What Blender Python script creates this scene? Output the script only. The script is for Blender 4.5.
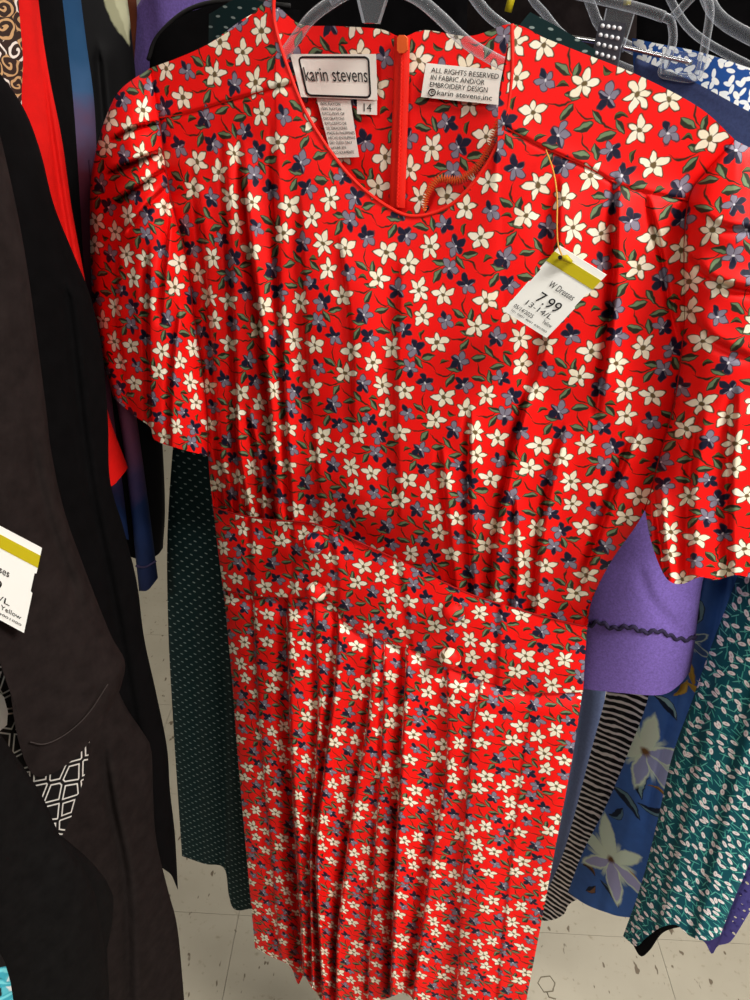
import bpy, math, random
import numpy as np
from mathutils import Matrix, Vector, noise as mnoise

for o in list(bpy.data.objects): bpy.data.objects.remove(o, do_unlink=True)
scene = bpy.context.scene
COL = scene.collection

# ------------------------------------------------------------------ camera
F_PX, CAM_H = 750.0, 1.60
VPX, VPY = 298.0, 1850.0                       # vanishing point of the verticals
CAM = np.array([0.0, 0.0, CAM_H])
_d = np.array([VPX-375, VPY-500, F_PX]); _d /= np.linalg.norm(_d)
_y = np.array([0, 0, 1.0])-_d*_d[2]; _y /= np.linalg.norm(_y)
_x = np.cross(_d, _y)
RAYM = np.array([_x, _y, -_d])
cd = bpy.data.cameras.new('camera'); cam = bpy.data.objects.new('camera', cd); COL.objects.link(cam)
cd.sensor_fit = 'VERTICAL'; cd.sensor_height = 36; cd.sensor_width = 27; cd.lens = 36*F_PX/1000
cd.clip_start = 0.01; cd.clip_end = 60
R3 = Matrix([[RAYM[i][0], -RAYM[i][1], -RAYM[i][2]] for i in range(3)])
cam.matrix_world = Matrix.Translation(CAM) @ R3.to_4x4()
scene.camera = cam

# ------------------------------------------------------------------ world, lights, exposure
w = bpy.data.worlds.new('world'); scene.world = w; w.use_nodes = True
bg = w.node_tree.nodes['Background']; bg.inputs[0].default_value = (.95, .97, 1.0, 1); bg.inputs[1].default_value = .07
def area(name, loc, target, size, sizey, power, col=(1, .97, .92)):
    l = bpy.data.lights.new(name, 'AREA'); l.shape = 'RECTANGLE'; l.size = size; l.size_y = sizey
    l.energy = power; l.color = col
    o = bpy.data.objects.new(name, l); COL.objects.link(o); o.location = loc
    o.rotation_euler = (Vector(target)-Vector(loc)).to_track_quat('-Z', 'Y').to_euler()
    return o
CEIL = 3.05
PANELS = [(1.25, -.55, 92), (-1.6, -1.6, 46), (1.25, 1.9, 34), (-1.6, 1.9, 12), (1.25, -3.0, 50), (-1.6, -3.6, 10)]
for (x, y, p) in PANELS:
    area('ceiling_light_glow', (x, y, CEIL-.07), (x, y, 0), 1.15, .55, p)
vs = scene.view_settings; vs.view_transform = 'Standard'; vs.look = 'None'; vs.gamma = 1; vs.use_curve_mapping = False
vs.exposure = .12

# ------------------------------------------------------------------ helpers
def lin(c):
    return tuple((v/12.92 if v <= .04045 else ((v+.055)/1.055)**2.4) for v in [x/255 for x in c])+(1,)
def rays(px, py):
    a = np.stack([(np.asarray(px, float)-375)/F_PX, (np.asarray(py, float)-500)/F_PX, np.ones_like(np.asarray(px, float))], -1)
    return a @ RAYM.T
class Plane:
    """vertical plane: anchored where pixel (px,py) meets depth y; yaw turns its right side nearer (+) or farther (-)"""
    def __init__(s, px, py, y, yaw):
        r = rays(px, py); s.O = CAM+r*(y/r[1]); t = math.radians(yaw)
        s.u = np.array([math.cos(t), -math.sin(t), 0]); s.n = np.array([-math.sin(t), -math.cos(t), 0])
    def p3(s, px, py, off=0.0):
        r = rays(px, py); k = (np.dot(s.O-CAM, s.n)+off)/(r @ s.n)
        return CAM+r*k[..., None]
    def uv(s, px, py):
        p = s.p3(px, py); return np.stack([(p-s.O) @ s.u, p[..., 2]], -1)
    def shift(s, off):
        q = Plane.__new__(Plane); q.O = s.O+s.n*off; q.u = s.u; q.n = s.n; return q
def catmull(pts, sub=10):
    p = np.array(pts, float)
    if len(p) < 3: return p
    q = np.vstack([2*p[0]-p[1], p, 2*p[-1]-p[-2]]); out = []
    for i in range(len(p)-1):
        a, b, c, d = q[i:i+4]
        for t in np.linspace(0, 1, sub, endpoint=False):
            out.append(.5*((2*b)+(c-a)*t+(2*a-5*b+4*c-d)*t*t+(3*b-a-3*c+d)*t**3))
    out.append(p[-1]); return np.array(out)
def smooth(pts):
    """a polyline, or a list of polylines that meet in corners"""
    if isinstance(pts[0][0], (int, float)): return catmull(pts)
    segs = [catmull(s) for s in pts]
    return np.vstack([segs[0]]+[s[1:] for s in segs[1:]])
def resample(pts, n):
    p = smooth(pts); d = np.r_[0, np.cumsum(np.linalg.norm(np.diff(p, axis=0), axis=1)+1e-9)]
    t = np.linspace(0, d[-1], n+1)
    return np.stack([np.interp(t, d, p[:, 0]), np.interp(t, d, p[:, 1])], -1)
def coons(T, B, L, R, nx, ny, p=1):
    T, B = resample(T, nx), resample(B, nx); L, R = resample(L, ny), resample(R, ny)
    a = np.linspace(0, 1, nx+1)[None, :, None]; s = np.linspace(0, 1, ny+1)[:, None, None]
    wl, wr = (1-a)**p, a**p
    g = (1-s)*T[None]+s*B[None]+wl*(L[:, None]-((1-s)*T[0]+s*B[0]))+wr*(R[:, None]-((1-s)*T[-1]+s*B[-1]))
    return g[..., 0], g[..., 1], np.broadcast_to(a[..., 0], g.shape[:2]), np.broadcast_to(s[..., 0], g.shape[:2])
def sstep(a, b, x):
    t = np.clip((x-a)/(b-a), 0, 1); return t*t*(3-2*t)
def folds(X, Y, lst, soft=1.0):
    """lst of (points, amp, wl, wr, keep_start, keep_end): a crisp fold along each line"""
    out = np.zeros_like(X)
    for (pts, A, wl, wr, k0, k1) in lst:
        p = catmull(pts, 6); seg = np.linalg.norm(np.diff(p, axis=0), axis=1); tot = seg.sum(); acc = 0
        best = np.full(X.shape, 1e9); side = np.zeros_like(X); tt = np.zeros_like(X)
        for i in range(len(p)-1):
            d = (p[i+1]-p[i])/max(seg[i], 1e-9); rx, ry = X-p[i][0], Y-p[i][1]
            t = np.clip(rx*d[0]+ry*d[1], 0, seg[i]); qx, qy = rx-d[0]*t, ry-d[1]*t
            dist = np.hypot(qx, qy); m = dist < best
            best = np.where(m, dist, best); side = np.where(m, -(d[0]*ry-d[1]*rx), side); tt = np.where(m, (acc+t)/tot, tt)
            acc += seg[i]
        wn = np.ones_like(X)
        if not k0: wn = wn*sstep(0, .22, tt)
        if not k1: wn = wn*sstep(1, .78, tt)
        k = .5+.5*np.tanh(np.sign(side)*best/soft)
        out += wn*(k*.8*A*np.exp(-(best/wl)**2)-(1-k)*1.4*A*np.exp(-(best/(wr*.75))**2))
    return out
def wob(X, Y, sx, sy, amp, seed=0):
    """soft cloth undulation"""
    rs = np.random.RandomState(seed); o = np.zeros_like(X)
    for k in range(6):
        o += np.sin(X/sx*rs.uniform(.5, 1.8)+Y/sy*rs.uniform(-1, 1)+rs.uniform(0, 6.28))
    return o*amp/3
def base_of(V):
    v = V.reshape(-1, 3); return Vector(((v[:, 0].min()+v[:, 0].max())/2, (v[:, 1].min()+v[:, 1].max())/2, v[:, 2].min()))
def link(o, parent=None):
    COL.objects.link(o)
    if parent is not None:
        o.parent = parent
        if parent.type == 'EMPTY': o.matrix_parent_inverse = Matrix.Translation(-parent.location)
        else:
            pl = parent.location if parent.parent is None else Vector((0, 0, 0))
            o.matrix_parent_inverse = Matrix.Translation(-pl)
    return o
def tag(o, label, cat, group=None, kind=None):
    o['label'] = label; o['category'] = cat
    if group: o['group'] = group
    if kind: o['kind'] = kind
    return o
def thing(name, loc, label, cat, group=None):
    o = bpy.data.objects.new(name, None); COL.objects.link(o); o.empty_display_size = .05; o.location = loc
    return tag(o, label, cat, group)
def mk(name, V, faces, mat, parent=None, uv=None, shade=True):
    V = np.asarray(V, float).reshape(-1, 3); me = bpy.data.meshes.new(name)
    loc = Vector((0, 0, 0))
    if parent is None: loc = base_of(V); V = V-np.array(loc)
    me.from_pydata([tuple(v) for v in V], [], [tuple(int(i) for i in f) for f in faces])
    if uv is not None:
        l = me.uv_layers.new(name='UVMap'); vi = np.empty(len(me.loops), np.int32); me.loops.foreach_get('vertex_index', vi)
        l.data.foreach_set('uv', np.asarray(uv, np.float32).reshape(-1, 2)[vi].ravel())
    if shade: me.polygons.foreach_set('use_smooth', [True]*len(me.polygons))
    if mat: me.materials.append(mat)
    me.update(); o = bpy.data.objects.new(name, me); o.location = loc
    return link(o, parent)
def gridfaces(ny, nx, o=0):
    i = np.arange(ny)[:, None]*(nx+1)+np.arange(nx)[None, :]+o
    return np.stack([i, i+nx+1, i+nx+2, i+1], -1).reshape(-1, 4)
def sheet(name, plane, T, B, L, R, nx, ny, off, mat, parent=None, back=None, uvjump=None, uvo=(0, 0), p=1):
    """cloth panel; off(X,Y,a,s) = metres toward the viewer; back likewise makes the rear sheet, joined along both sides"""
    X, Y, a, s = coons(T, B, L, R, nx, ny, p)
    V = plane.p3(X, Y, off(X, Y, a, s)); uv = plane.uv(X, Y)+np.array(uvo)
    if uvjump is not None: uv = uv.copy(); uv[..., 0] += uvjump(X, Y)
    VV, UU, FF = V.reshape(-1, 3), uv.reshape(-1, 2), gridfaces(ny, nx)
    if back is not None:
        bo = back(X, Y, a, s); fo = off(X, Y, a, s)
        e = np.minimum(np.minimum(a, 1-a)*nx, 1)              # share the side edges
        V2 = plane.p3(X, Y, bo*e+fo*(1-e)); uv2 = uv+np.array([.37, .0])
        F2 = gridfaces(ny, nx, len(VV))[:, ::-1]
        VV = np.vstack([VV, V2.reshape(-1, 3)]); UU = np.vstack([UU, uv2.reshape(-1, 2)]); FF = np.vstack([FF, F2])
    return mk(name, VV, FF, mat, parent, UU)
def tube(name, pts, r, mat, parent=None, seg=8, flat=1.0, nrm=None, closed=False):
    P = np.array(pts, float); n = len(P); V = []; r = np.broadcast_to(np.asarray(r, float), (n,))
    prev = None
    for i in range(n):
        if closed: t = P[(i+1) % n]-P[i-1]
        else: t = P[min(i+1, n-1)]-P[max(i-1, 0)]
        t = t/max(np.linalg.norm(t), 1e-9)
        ref = np.array(nrm, float) if nrm is not None else (prev if prev is not None else np.array([.3, .9, .2]))
        a = ref-t*np.dot(ref, t); a /= max(np.linalg.norm(a), 1e-9); prev = a
        b = np.cross(t, a)
        for k in range(seg):
            q = 2*math.pi*k/seg; V.append(P[i]+r[i]*(a*math.cos(q)*flat+b*math.sin(q)))
    F = []
    for i in range(n if closed else n-1):
        for k in range(seg):
            j = (i+1) % n
            F.append((i*seg+k, i*seg+(k+1) % seg, j*seg+(k+1) % seg, j*seg+k))
    if not closed: F.append(tuple(range(seg))[::-1]); F.append(tuple((n-1)*seg+k for k in range(seg)))
    return mk(name, V, F, mat, parent)
def pxtube(name, plane, pts, off, r, mat, parent=None, seg=8, flat=1.0, sub=8, closed=False):
    p = catmull(pts, sub); o = off if np.isscalar(off) else np.interp(np.linspace(0, 1, len(p)), np.linspace(0, 1, len(off)), off)
    return tube(name, plane.p3(p[:, 0], p[:, 1], o+np.zeros(len(p))), r, mat, parent, seg, flat, plane.n, closed)
def prism(name, plane, poly, off, thick, mat, parent=None):
    """solid plate with a pixel outline lying in the plane"""
    p = np.array(poly, float); A = plane.p3(p[:, 0], p[:, 1], off+np.zeros(len(p))); Bk = A-plane.n*thick
    n = len(p); F = [tuple(range(n))[::-1], tuple(range(n, 2*n))]+[(i, (i+1) % n, n+(i+1) % n, n+i) for i in range(n)]
    return mk(name, np.vstack([A, Bk]), F, mat, parent, shade=False)

# ------------------------------------------------------------------ materials
class NT:
    def __init__(s, tree): s.t = tree
    def n(s, typ, ins=None, **kw):
        nd = s.t.nodes.new(typ)
        for k, v in kw.items(): setattr(nd, k, v)
        for k, v in (ins or {}).items():
            i = nd.inputs[k]
            if hasattr(v, 'is_linked') or isinstance(v, bpy.types.NodeSocket): s.t.links.new(v, i)
            else: i.default_value = v
        return nd
    def m(s, op, a, b=0.0, c=0.0, clamp=False):
        return s.n('ShaderNodeMath', {0: a, 1: b, 2: c}, operation=op, use_clamp=clamp).outputs[0]
    def v(s, op, a, b=(0, 0, 0), c=(0, 0, 0)):
        nd = s.n('ShaderNodeVectorMath', {0: a, 1: b, 2: c}, operation=op)
        return nd.outputs['Value' if op in ('LENGTH', 'DOT_PRODUCT', 'DISTANCE') else 'Vector']
    def mix(s, f, a, b):
        nd = s.n('ShaderNodeMix', data_type='RGBA')
        for k, v in ((0, f), (6, a), (7, b)):
            if isinstance(v, bpy.types.NodeSocket): s.t.links.new(v, nd.inputs[k])
            else: nd.inputs[k].default_value = v
        return nd.outputs[2]
def material(name, rough=.7, spec=.25, sheen=0.0):
    m = bpy.data.materials.new(name); m.use_nodes = True; t = m.node_tree
    b = t.nodes['Principled BSDF']; b.inputs['Roughness'].default_value = rough; b.inputs['Specular IOR Level'].default_value = spec
    if sheen: b.inputs['Sheen Weight'].default_value = sheen; b.inputs['Sheen Roughness'].default_value = .6
    return m, NT(t), b
def uvnode(N): return N.n('ShaderNodeUVMap', uv_map='UVMap').outputs[0]
def plain(name, c, rough=.7, spec=.25, var=.0, scale=300.0, sheen=0.0, bump=0.0, metal=0.0):
    m, N, b = material(name, rough, spec, sheen); col = lin(c); b.inputs['Metallic'].default_value = metal
    b.inputs['Base Color'].default_value = col
    if var:
        tc = N.n('ShaderNodeTexCoord').outputs['Object']
        nz = N.n('ShaderNodeTexNoise', {'Vector': tc, 'Scale': scale, 'Detail': 4.0, 'Roughness': .7}).outputs[0]
        hi = tuple(min(1, v*(1+var)) for v in col[:3])+(1,); lo = tuple(v*(1-var) for v in col[:3])+(1,)
        f = N.m('MULTIPLY_ADD', nz, 3.0, -1.0, clamp=True)
        N.t.links.new(N.mix(f, lo, hi), b.inputs['Base Color'])
        if bump:
            bn = N.n('ShaderNodeBump', {'Height': nz, 'Strength': bump, 'Distance': .001})
            N.t.links.new(bn.outputs[0], b.inputs['Normal'])
    return m

def grp(name, ins):
    g = bpy.data.node_groups.new(name, 'ShaderNodeTree')
    for (nm, typ) in ins: g.interface.new_socket(nm, in_out='INPUT', socket_type=typ)
    g.interface.new_socket('Color', in_out='OUTPUT', socket_type='NodeSocketColor')
    N = NT(g); gi = g.nodes.new('NodeGroupInput'); go = g.nodes.new('NodeGroupOutput')
    return g, N, gi.outputs, go.inputs[0]
C_, V_, F_ = 'NodeSocketColor', 'NodeSocketVector', 'NodeSocketFloat'
def local(N, I):
    d = N.v('SUBTRACT', I['UV'], I['Center']); wr = N.v('WRAP', d, I['Half'], N.v('MULTIPLY', I['Half'], (-1, -1, -1)))
    r = N.n('ShaderNodeVectorRotate', {'Vector': wr, 'Angle': I['Angle']}, rotation_type='Z_AXIS').outputs[0]
    return N.v('DIVIDE', r, N.n('ShaderNodeCombineXYZ', {0: I['Size'], 1: I['Size'], 2: 1.0}).outputs[0])
BASE_IN = [('Color', C_), ('UV', V_), ('Center', V_), ('Half', V_), ('Angle', F_), ('Size', F_)]
def make_flower_group():
    g, N, I, out = grp('print_flower', BASE_IN+[('Petal', C_), ('Petal2', C_), ('Outline', C_), ('Heart', C_), ('Sector', F_), ('Lobes', F_), ('Depth', F_), ('HeartSize', F_), ('Sharp', F_)])
    p = local(N, I); sp = N.n('ShaderNodeSeparateXYZ', {0: p}); r = N.v('LENGTH', N.v('MULTIPLY', p, (1, 1, 0)))
    th = N.m('ARCTAN2', sp.outputs[1], sp.outputs[0])
    c = N.m('ABSOLUTE', N.m('COSINE', N.m('MULTIPLY', th, N.m('MULTIPLY', I['Lobes'], .5))))
    jit = N.m('MULTIPLY_ADD', N.m('SINE', N.m('MULTIPLY_ADD', th, 2.0, 1.0)), .13, .95)
    R = N.m('MULTIPLY', N.m('SUBTRACT', 1.0, N.m('MULTIPLY', N.m('POWER', N.m('MULTIPLY', N.m('ARCCOSINE', c), .6366), I['Sharp']), I['Depth'])), jit)
    d = N.m('SUBTRACT', R, r)
    col = N.mix(N.m('MULTIPLY_ADD', d, 9.0, 1.25, clamp=True), I['Color'], I['Outline'])
    sec = N.m('MULTIPLY', N.m('SUBTRACT', N.m('COSINE', th), I['Sector']), 14.0, clamp=True)
    pet = N.mix(sec, I['Petal'], I['Petal2'])
    col = N.mix(N.m('MULTIPLY_ADD', d, 12.0, .2, clamp=True), col, pet)
    # dark creases between the petals near the heart
    cr = N.m('MULTIPLY', N.m('MULTIPLY', N.m('SUBTRACT', .35, c), 6.0, clamp=True), N.m('MULTIPLY', N.m('SUBTRACT', .62, r), 6.0, clamp=True))
    col = N.mix(N.m('MULTIPLY', cr, .75), col, I['Outline'])
    col = N.mix(N.m('MULTIPLY', N.m('SUBTRACT', I['HeartSize'], r), 14.0, clamp=True), col, I['Heart'])
    N.t.links.new(col, out); return g
def make_sprig_group():
    """curved stem with two leaves"""
    g, N, I, out = grp('print_sprig', BASE_IN+[('Leaf', C_), ('Dark', C_), ('Stem', C_)])
    p = local(N, I); sp = N.n('ShaderNodeSeparateXYZ', {0: p}); x, y = sp.outputs[0], sp.outputs[1]
    yb = N.m('ADD', y, N.m('MULTIPLY', N.m('MULTIPLY', x, x), .45))
    stem = N.m('MULTIPLY', N.m('SUBTRACT', N.m('MULTIPLY', N.m('SUBTRACT', 1.0, N.m('MULTIPLY', x, x)), .10), N.m('ABSOLUTE', yb)), 16.0, clamp=True)
    col = N.mix(stem, I['Color'], I['Stem'])
    for (cx, cy, an, L, W) in ((-.40, .38, 2.3, .60, .25), (-.72, -.46, .35, .54, .22)):
        q = N.v('SUBTRACT', p, (cx, cy, 0))
        q = N.n('ShaderNodeVectorRotate', {'Vector': q, 'Angle': an}, rotation_type='Z_AXIS').outputs[0]
        s2 = N.n('ShaderNodeSeparateXYZ', {0: q}); lx = N.m('DIVIDE', s2.outputs[0], L); ly = s2.outputs[1]
        e = N.m('SUBTRACT', N.m('MULTIPLY', N.m('SUBTRACT', 1.0, N.m('MULTIPLY', lx, lx)), W), N.m('ABSOLUTE', ly))
        col = N.mix(N.m('MULTIPLY_ADD', e, 18.0, .9, clamp=True), col, I['Dark'])
        half = N.m('MULTIPLY', N.m('ADD', ly, .03), 20.0, clamp=True)
        col = N.mix(N.m('MULTIPLY', N.m('MULTIPLY_ADD', e, 20.0, -.3, clamp=True), half), col, I['Leaf'])
    N.t.links.new(col, out); return g
def make_leaf_group():
    g, N, I, out = grp('print_leaf', BASE_IN+[('Leaf', C_), ('Dark', C_), ('Width', F_), ('Bend', F_)])
    p = local(N, I); sp = N.n('ShaderNodeSeparateXYZ', {0: p}); x, y = sp.outputs[0], sp.outputs[1]
    xx = N.m('MULTIPLY', x, x); yb = N.m('MULTIPLY_ADD', xx, I['Bend'], y)
    e = N.m('SUBTRACT', N.m('MULTIPLY', N.m('SUBTRACT', 1.0, xx), I['Width']), N.m('ABSOLUTE', yb))
    col = N.mix(N.m('MULTIPLY_ADD', e, 18.0, .6, clamp=True), I['Color'], I['Dark'])
    col = N.mix(N.m('MULTIPLY', N.m('MULTIPLY_ADD', e, 18.0, -.5, clamp=True), N.m('MULTIPLY', N.m('ADD', yb, .02), 20.0, clamp=True)), col, I['Leaf'])
    N.t.links.new(col, out); return g
G_FLOWER, G_SPRIG, G_LEAF = make_flower_group(), make_sprig_group(), make_leaf_group()
def use(N, g, col, uv, **kw):
    nd = N.t.nodes.new('ShaderNodeGroup'); nd.node_tree = g
    kw = dict(kw, Color=col, UV=uv)
    for k, v in kw.items():
        k = k.replace('_', '')
        if isinstance(v, bpy.types.NodeSocket): N.t.links.new(v, nd.inputs[k])
        else: nd.inputs[k].default_value = v
    return nd.outputs[0]

RED = (238, 13, 8)
def floral_print():
    m, N, b = material('red_floral_rayon', .62, .22, .0)
    uv = N.n('ShaderNodeMapping', {'Vector': uvnode(N), 'Scale': (1.12, 1.12, 1), 'Rotation': (0, 0, .3)}).outputs[0]
    T = .100; H = (T/2, T/2, 50)
    nz = N.n('ShaderNodeTexNoise', {'Vector': uv, 'Scale': 140.0, 'Detail': 1.0}).outputs['Color']
    uv = N.v('MULTIPLY_ADD', nz, (.0046, .0046, 0), uv)      # hand-drawn wobble
    rs = np.random.RandomState(11)
    kinds = ['w']*8+['b']*8+['s']*8+['c']*5
    rad = {'w': .0138, 'b': .0118, 's': .0105, 'c': .0050}
    P = rs.rand(len(kinds), 2)*T; r = np.array([rad[k] for k in kinds])
    for it in range(1500):                                  # spread the motifs over the repeat
        D = P[:, None]-P[None]; D -= T*np.round(D/T); L = np.linalg.norm(D, axis=2)+1e-9
        ov = np.clip((r[:, None]+r[None])-L, 0, None); np.fill_diagonal(ov, 0)
        P = (P+.25*(D/L[..., None]*ov[..., None]).sum(1)+rs.randn(*P.shape)*.0004*(it < 900)) % T
    col = lin(RED)
    c1 = N.n('ShaderNodeRGB'); c1.outputs[0].default_value = col; col = c1.outputs[0]
    olive = lin((58, 44, 22)); order = 'scwb'
    for kk in 'scbw':
        for i, k in enumerate(kinds):
            if k != kk: continue
            c = (P[i, 0], P[i, 1], 0); a = rs.uniform(0, 6.28)
            if k == 'w':
                col = use(N, G_FLOWER, col, uv, Center=c, Half=H, Angle=a, Size=.0112*rs.uniform(.9, 1.12), Petal=lin((236, 224, 198)), Petal2=lin((240, 230, 208)), Outline=olive, Heart=lin((104, 86, 54)), Sector=.3, Lobes=float(5 if rs.rand() < .6 else 6), Depth=.62, HeartSize=.22, Sharp=1.25)
            elif k == 'b':
                col = use(N, G_FLOWER, col, uv, Center=c, Half=H, Angle=a, Size=.0090*rs.uniform(.85, 1.12), Petal=lin((124, 118, 134)), Petal2=lin((20, 20, 44)), Outline=lin((60, 40, 50)), Heart=lin((215, 210, 215)), Sector=float(rs.choice([.25, .0, .85])), Lobes=5.0, Depth=.55, HeartSize=.13, Sharp=1.5)
            elif k == 's':
                col = use(N, G_SPRIG, col, uv, Center=c, Half=H, Angle=a, Size=.0122, Leaf=lin((106, 126, 92)), Dark=lin((38, 40, 26)), Stem=lin((44, 34, 18)))
            else:
                col = use(N, G_LEAF, col, uv, Center=c, Half=H, Angle=a, Size=.0048, Leaf=lin((80, 90, 50)), Dark=lin((44, 30, 14)), Width=.42, Bend=.5)
    N.t.links.new(col, b.inputs['Base Color'])
    # fine weave
    wv = N.n('ShaderNodeTexNoise', {'Vector': uv, 'Scale': 900.0, 'Detail': 1.0}).outputs[0]
    bn = N.n('ShaderNodeBump', {'Height': wv, 'Strength': .12, 'Distance': .0006})
    N.t.links.new(bn.outputs[0], b.inputs['Normal'])
    return m
def ovals(N, uv, col, scale, rx, ry, ang, rand_ang, randomness, paint, soft=.08, heart=None, seed=0.0, keep=1.0):
    """one printed oval in each cell"""
    sv = N.v('ADD', N.v('SCALE', uv), (seed, seed*.7, 0)); N.t.nodes[-1]
    sc = sv.node.inputs[0].links[0].from_node; sc.inputs['Scale'].default_value = scale
    vo = N.n('ShaderNodeTexVoronoi', {'Vector': sv, 'Scale': 1.0, 'Randomness': randomness}, voronoi_dimensions='2D')
    q = N.v('SUBTRACT', sv, vo.outputs['Position'])
    rnd = N.n('ShaderNodeSeparateColor', {0: vo.outputs['Color']})
    a = N.m('MULTIPLY_ADD', rnd.outputs[0], rand_ang, ang-rand_ang/2)
    q = N.n('ShaderNodeVectorRotate', {'Vector': q, 'Angle': a}, rotation_type='Z_AXIS').outputs[0]
    d = N.v('LENGTH', N.v('MULTIPLY', q, (1/rx, 1/ry, 0)))
    f = N.m('DIVIDE', N.m('SUBTRACT', 1.0, d), soft, clamp=True)
    if keep < 1: f = N.m('MULTIPLY', f, N.m('LESS_THAN', rnd.outputs[1], keep))
    c = N.mix(f, col, paint)
    if heart: c = N.mix(N.m('DIVIDE', N.m('SUBTRACT', .45, d), soft*2, clamp=True), c, heart)
    return c
def rgb(N, c):
    n = N.n('ShaderNodeRGB'); n.outputs[0].default_value = lin(c); return n.outputs[0]
def teal_print():
    m, N, b = material('teal_petal_print', .75, .2); uv = uvnode(N)
    col = rgb(N, (10, 78, 90))
    col = ovals(N, uv, col, 92, .62, .07, .9, 1.6, .9, lin((70, 160, 150)), .2, seed=3.1)
    col = ovals(N, uv, col, 84, .60, .06, -.4, 2.0, .9, lin((95, 180, 165)), .2, seed=8.3)
    col = ovals(N, uv, col, 80, .36, .20, .5, 2.2, .85, lin((236, 230, 228)), .12, lin((214, 180, 184)), seed=1.0)
    N.t.links.new(col, b.inputs['Base Color']); return m
def dot_print():
    m, N, b = material('dark_green_dash_print', .8, .15); uv = uvnode(N)
    r = N.n('ShaderNodeVectorRotate', {'Vector': uv, 'Angle': .785}, rotation_type='Z_AXIS').outputs[0]
    col = ovals(N, r, rgb(N, (9, 34, 35)), 95, .24, .10, -.70, .3, .12, lin((125, 140, 136)), .25)
    N.t.links.new(col, b.inputs['Base Color']); return m
def stripe_print():
    m, N, b = material('black_white_stripe_knit', .8, .15); uv = uvnode(N)
    nz = N.n('ShaderNodeTexNoise', {'Vector': uv, 'Scale': 26.0, 'Detail': 2.0}).outputs[0]
    sp = N.n('ShaderNodeSeparateXYZ', {0: uv})
    t = N.m('FRACT', N.m('MULTIPLY', N.m('ADD', sp.outputs[1], N.m('MULTIPLY_ADD', nz, .016, N.m('MULTIPLY', sp.outputs[0], -.34))), 82.0))
    f = N.m('MULTIPLY', N.m('SUBTRACT', N.m('ABSOLUTE', N.m('SUBTRACT', t, .5)), .26), 12.0, clamp=True)
    N.t.links.new(N.mix(f, lin((22, 18, 24)), lin((240, 230, 228))), b.inputs['Base Color']); return m
def maze_print():
    m, N, b = material('black_white_link_print', .75, .2); uv = uvnode(N)
    mp = N.n('ShaderNodeMapping', {'Vector': uv, 'Scale': (62, 46, 1), 'Rotation': (0, 0, .35)}).outputs[0]
    vo = N.n('ShaderNodeTexVoronoi', {'Vector': mp, 'Scale': 1.0, 'Randomness': .45}, voronoi_dimensions='2D', feature='DISTANCE_TO_EDGE').outputs['Distance']
    f = N.m('MULTIPLY', N.m('SUBTRACT', .052, N.m('ABSOLUTE', N.m('SUBTRACT', vo, .12))), 30.0, clamp=True)
    N.t.links.new(N.mix(f, lin((16, 13, 14)), lin((225, 220, 212))), b.inputs['Base Color']); return m
def swirl_print():
    m, N, b = material('brown_scroll_print', .7, .25); uv = uvnode(N)
    nz = N.n('ShaderNodeTexNoise', {'Vector': uv, 'Scale': 60.0}).outputs['Color']
    dv = N.v('MULTIPLY_ADD', nz, (.012, .012, 0), uv)
    sc = N.v('MULTIPLY', dv, (85, 85, 0))
    vo = N.n('ShaderNodeTexVoronoi', {'Vector': sc, 'Scale': 1.0, 'Randomness': .8}, voronoi_dimensions='2D')
    q = N.v('SUBTRACT', sc, vo.outputs['Position']); s2 = N.n('ShaderNodeSeparateXYZ', {0: q})
    th = N.m('ARCTAN2', s2.outputs[1], s2.outputs[0])
    w_ = N.m('SINE', N.m('MULTIPLY_ADD', vo.outputs['Distance'], 15.0, th))
    cr = N.n('ShaderNodeSeparateColor', {0: vo.outputs['Color']}).outputs[0]
    paint = N.mix(N.m('GREATER_THAN', cr, .5), lin((190, 150, 105)), lin((225, 215, 205)))
    N.t.links.new(N.mix(N.m('MULTIPLY', N.m('SUBTRACT', w_, .35), 6.0, clamp=True), lin((48, 32, 26)), paint), b.inputs['Base Color']); return m
def ramp_print(name, stops):
    """colour bands running down the cloth; stops = (height, colour)"""
    m, N, b = material(name, .8, .15); uv = uvnode(N)
    nz = N.n('ShaderNodeTexNoise', {'Vector': uv, 'Scale': 22.0, 'Detail': 5.0}).outputs[0]
    z = N.m('ADD', N.n('ShaderNodeSeparateXYZ', {0: uv}).outputs[1], N.m('MULTIPLY_ADD', nz, .09, -.045))
    stops = sorted(stops); col = rgb(N, stops[0][1])
    for k in range(1, len(stops)):
        f = N.n('ShaderNodeMapRange', {'Value': z, 'From Min': stops[k-1][0], 'From Max': stops[k][0]}).outputs[0]
        col = N.mix(f, col, lin(stops[k][1]))
    N.t.links.new(col, b.inputs['Base Color']); return m
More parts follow.
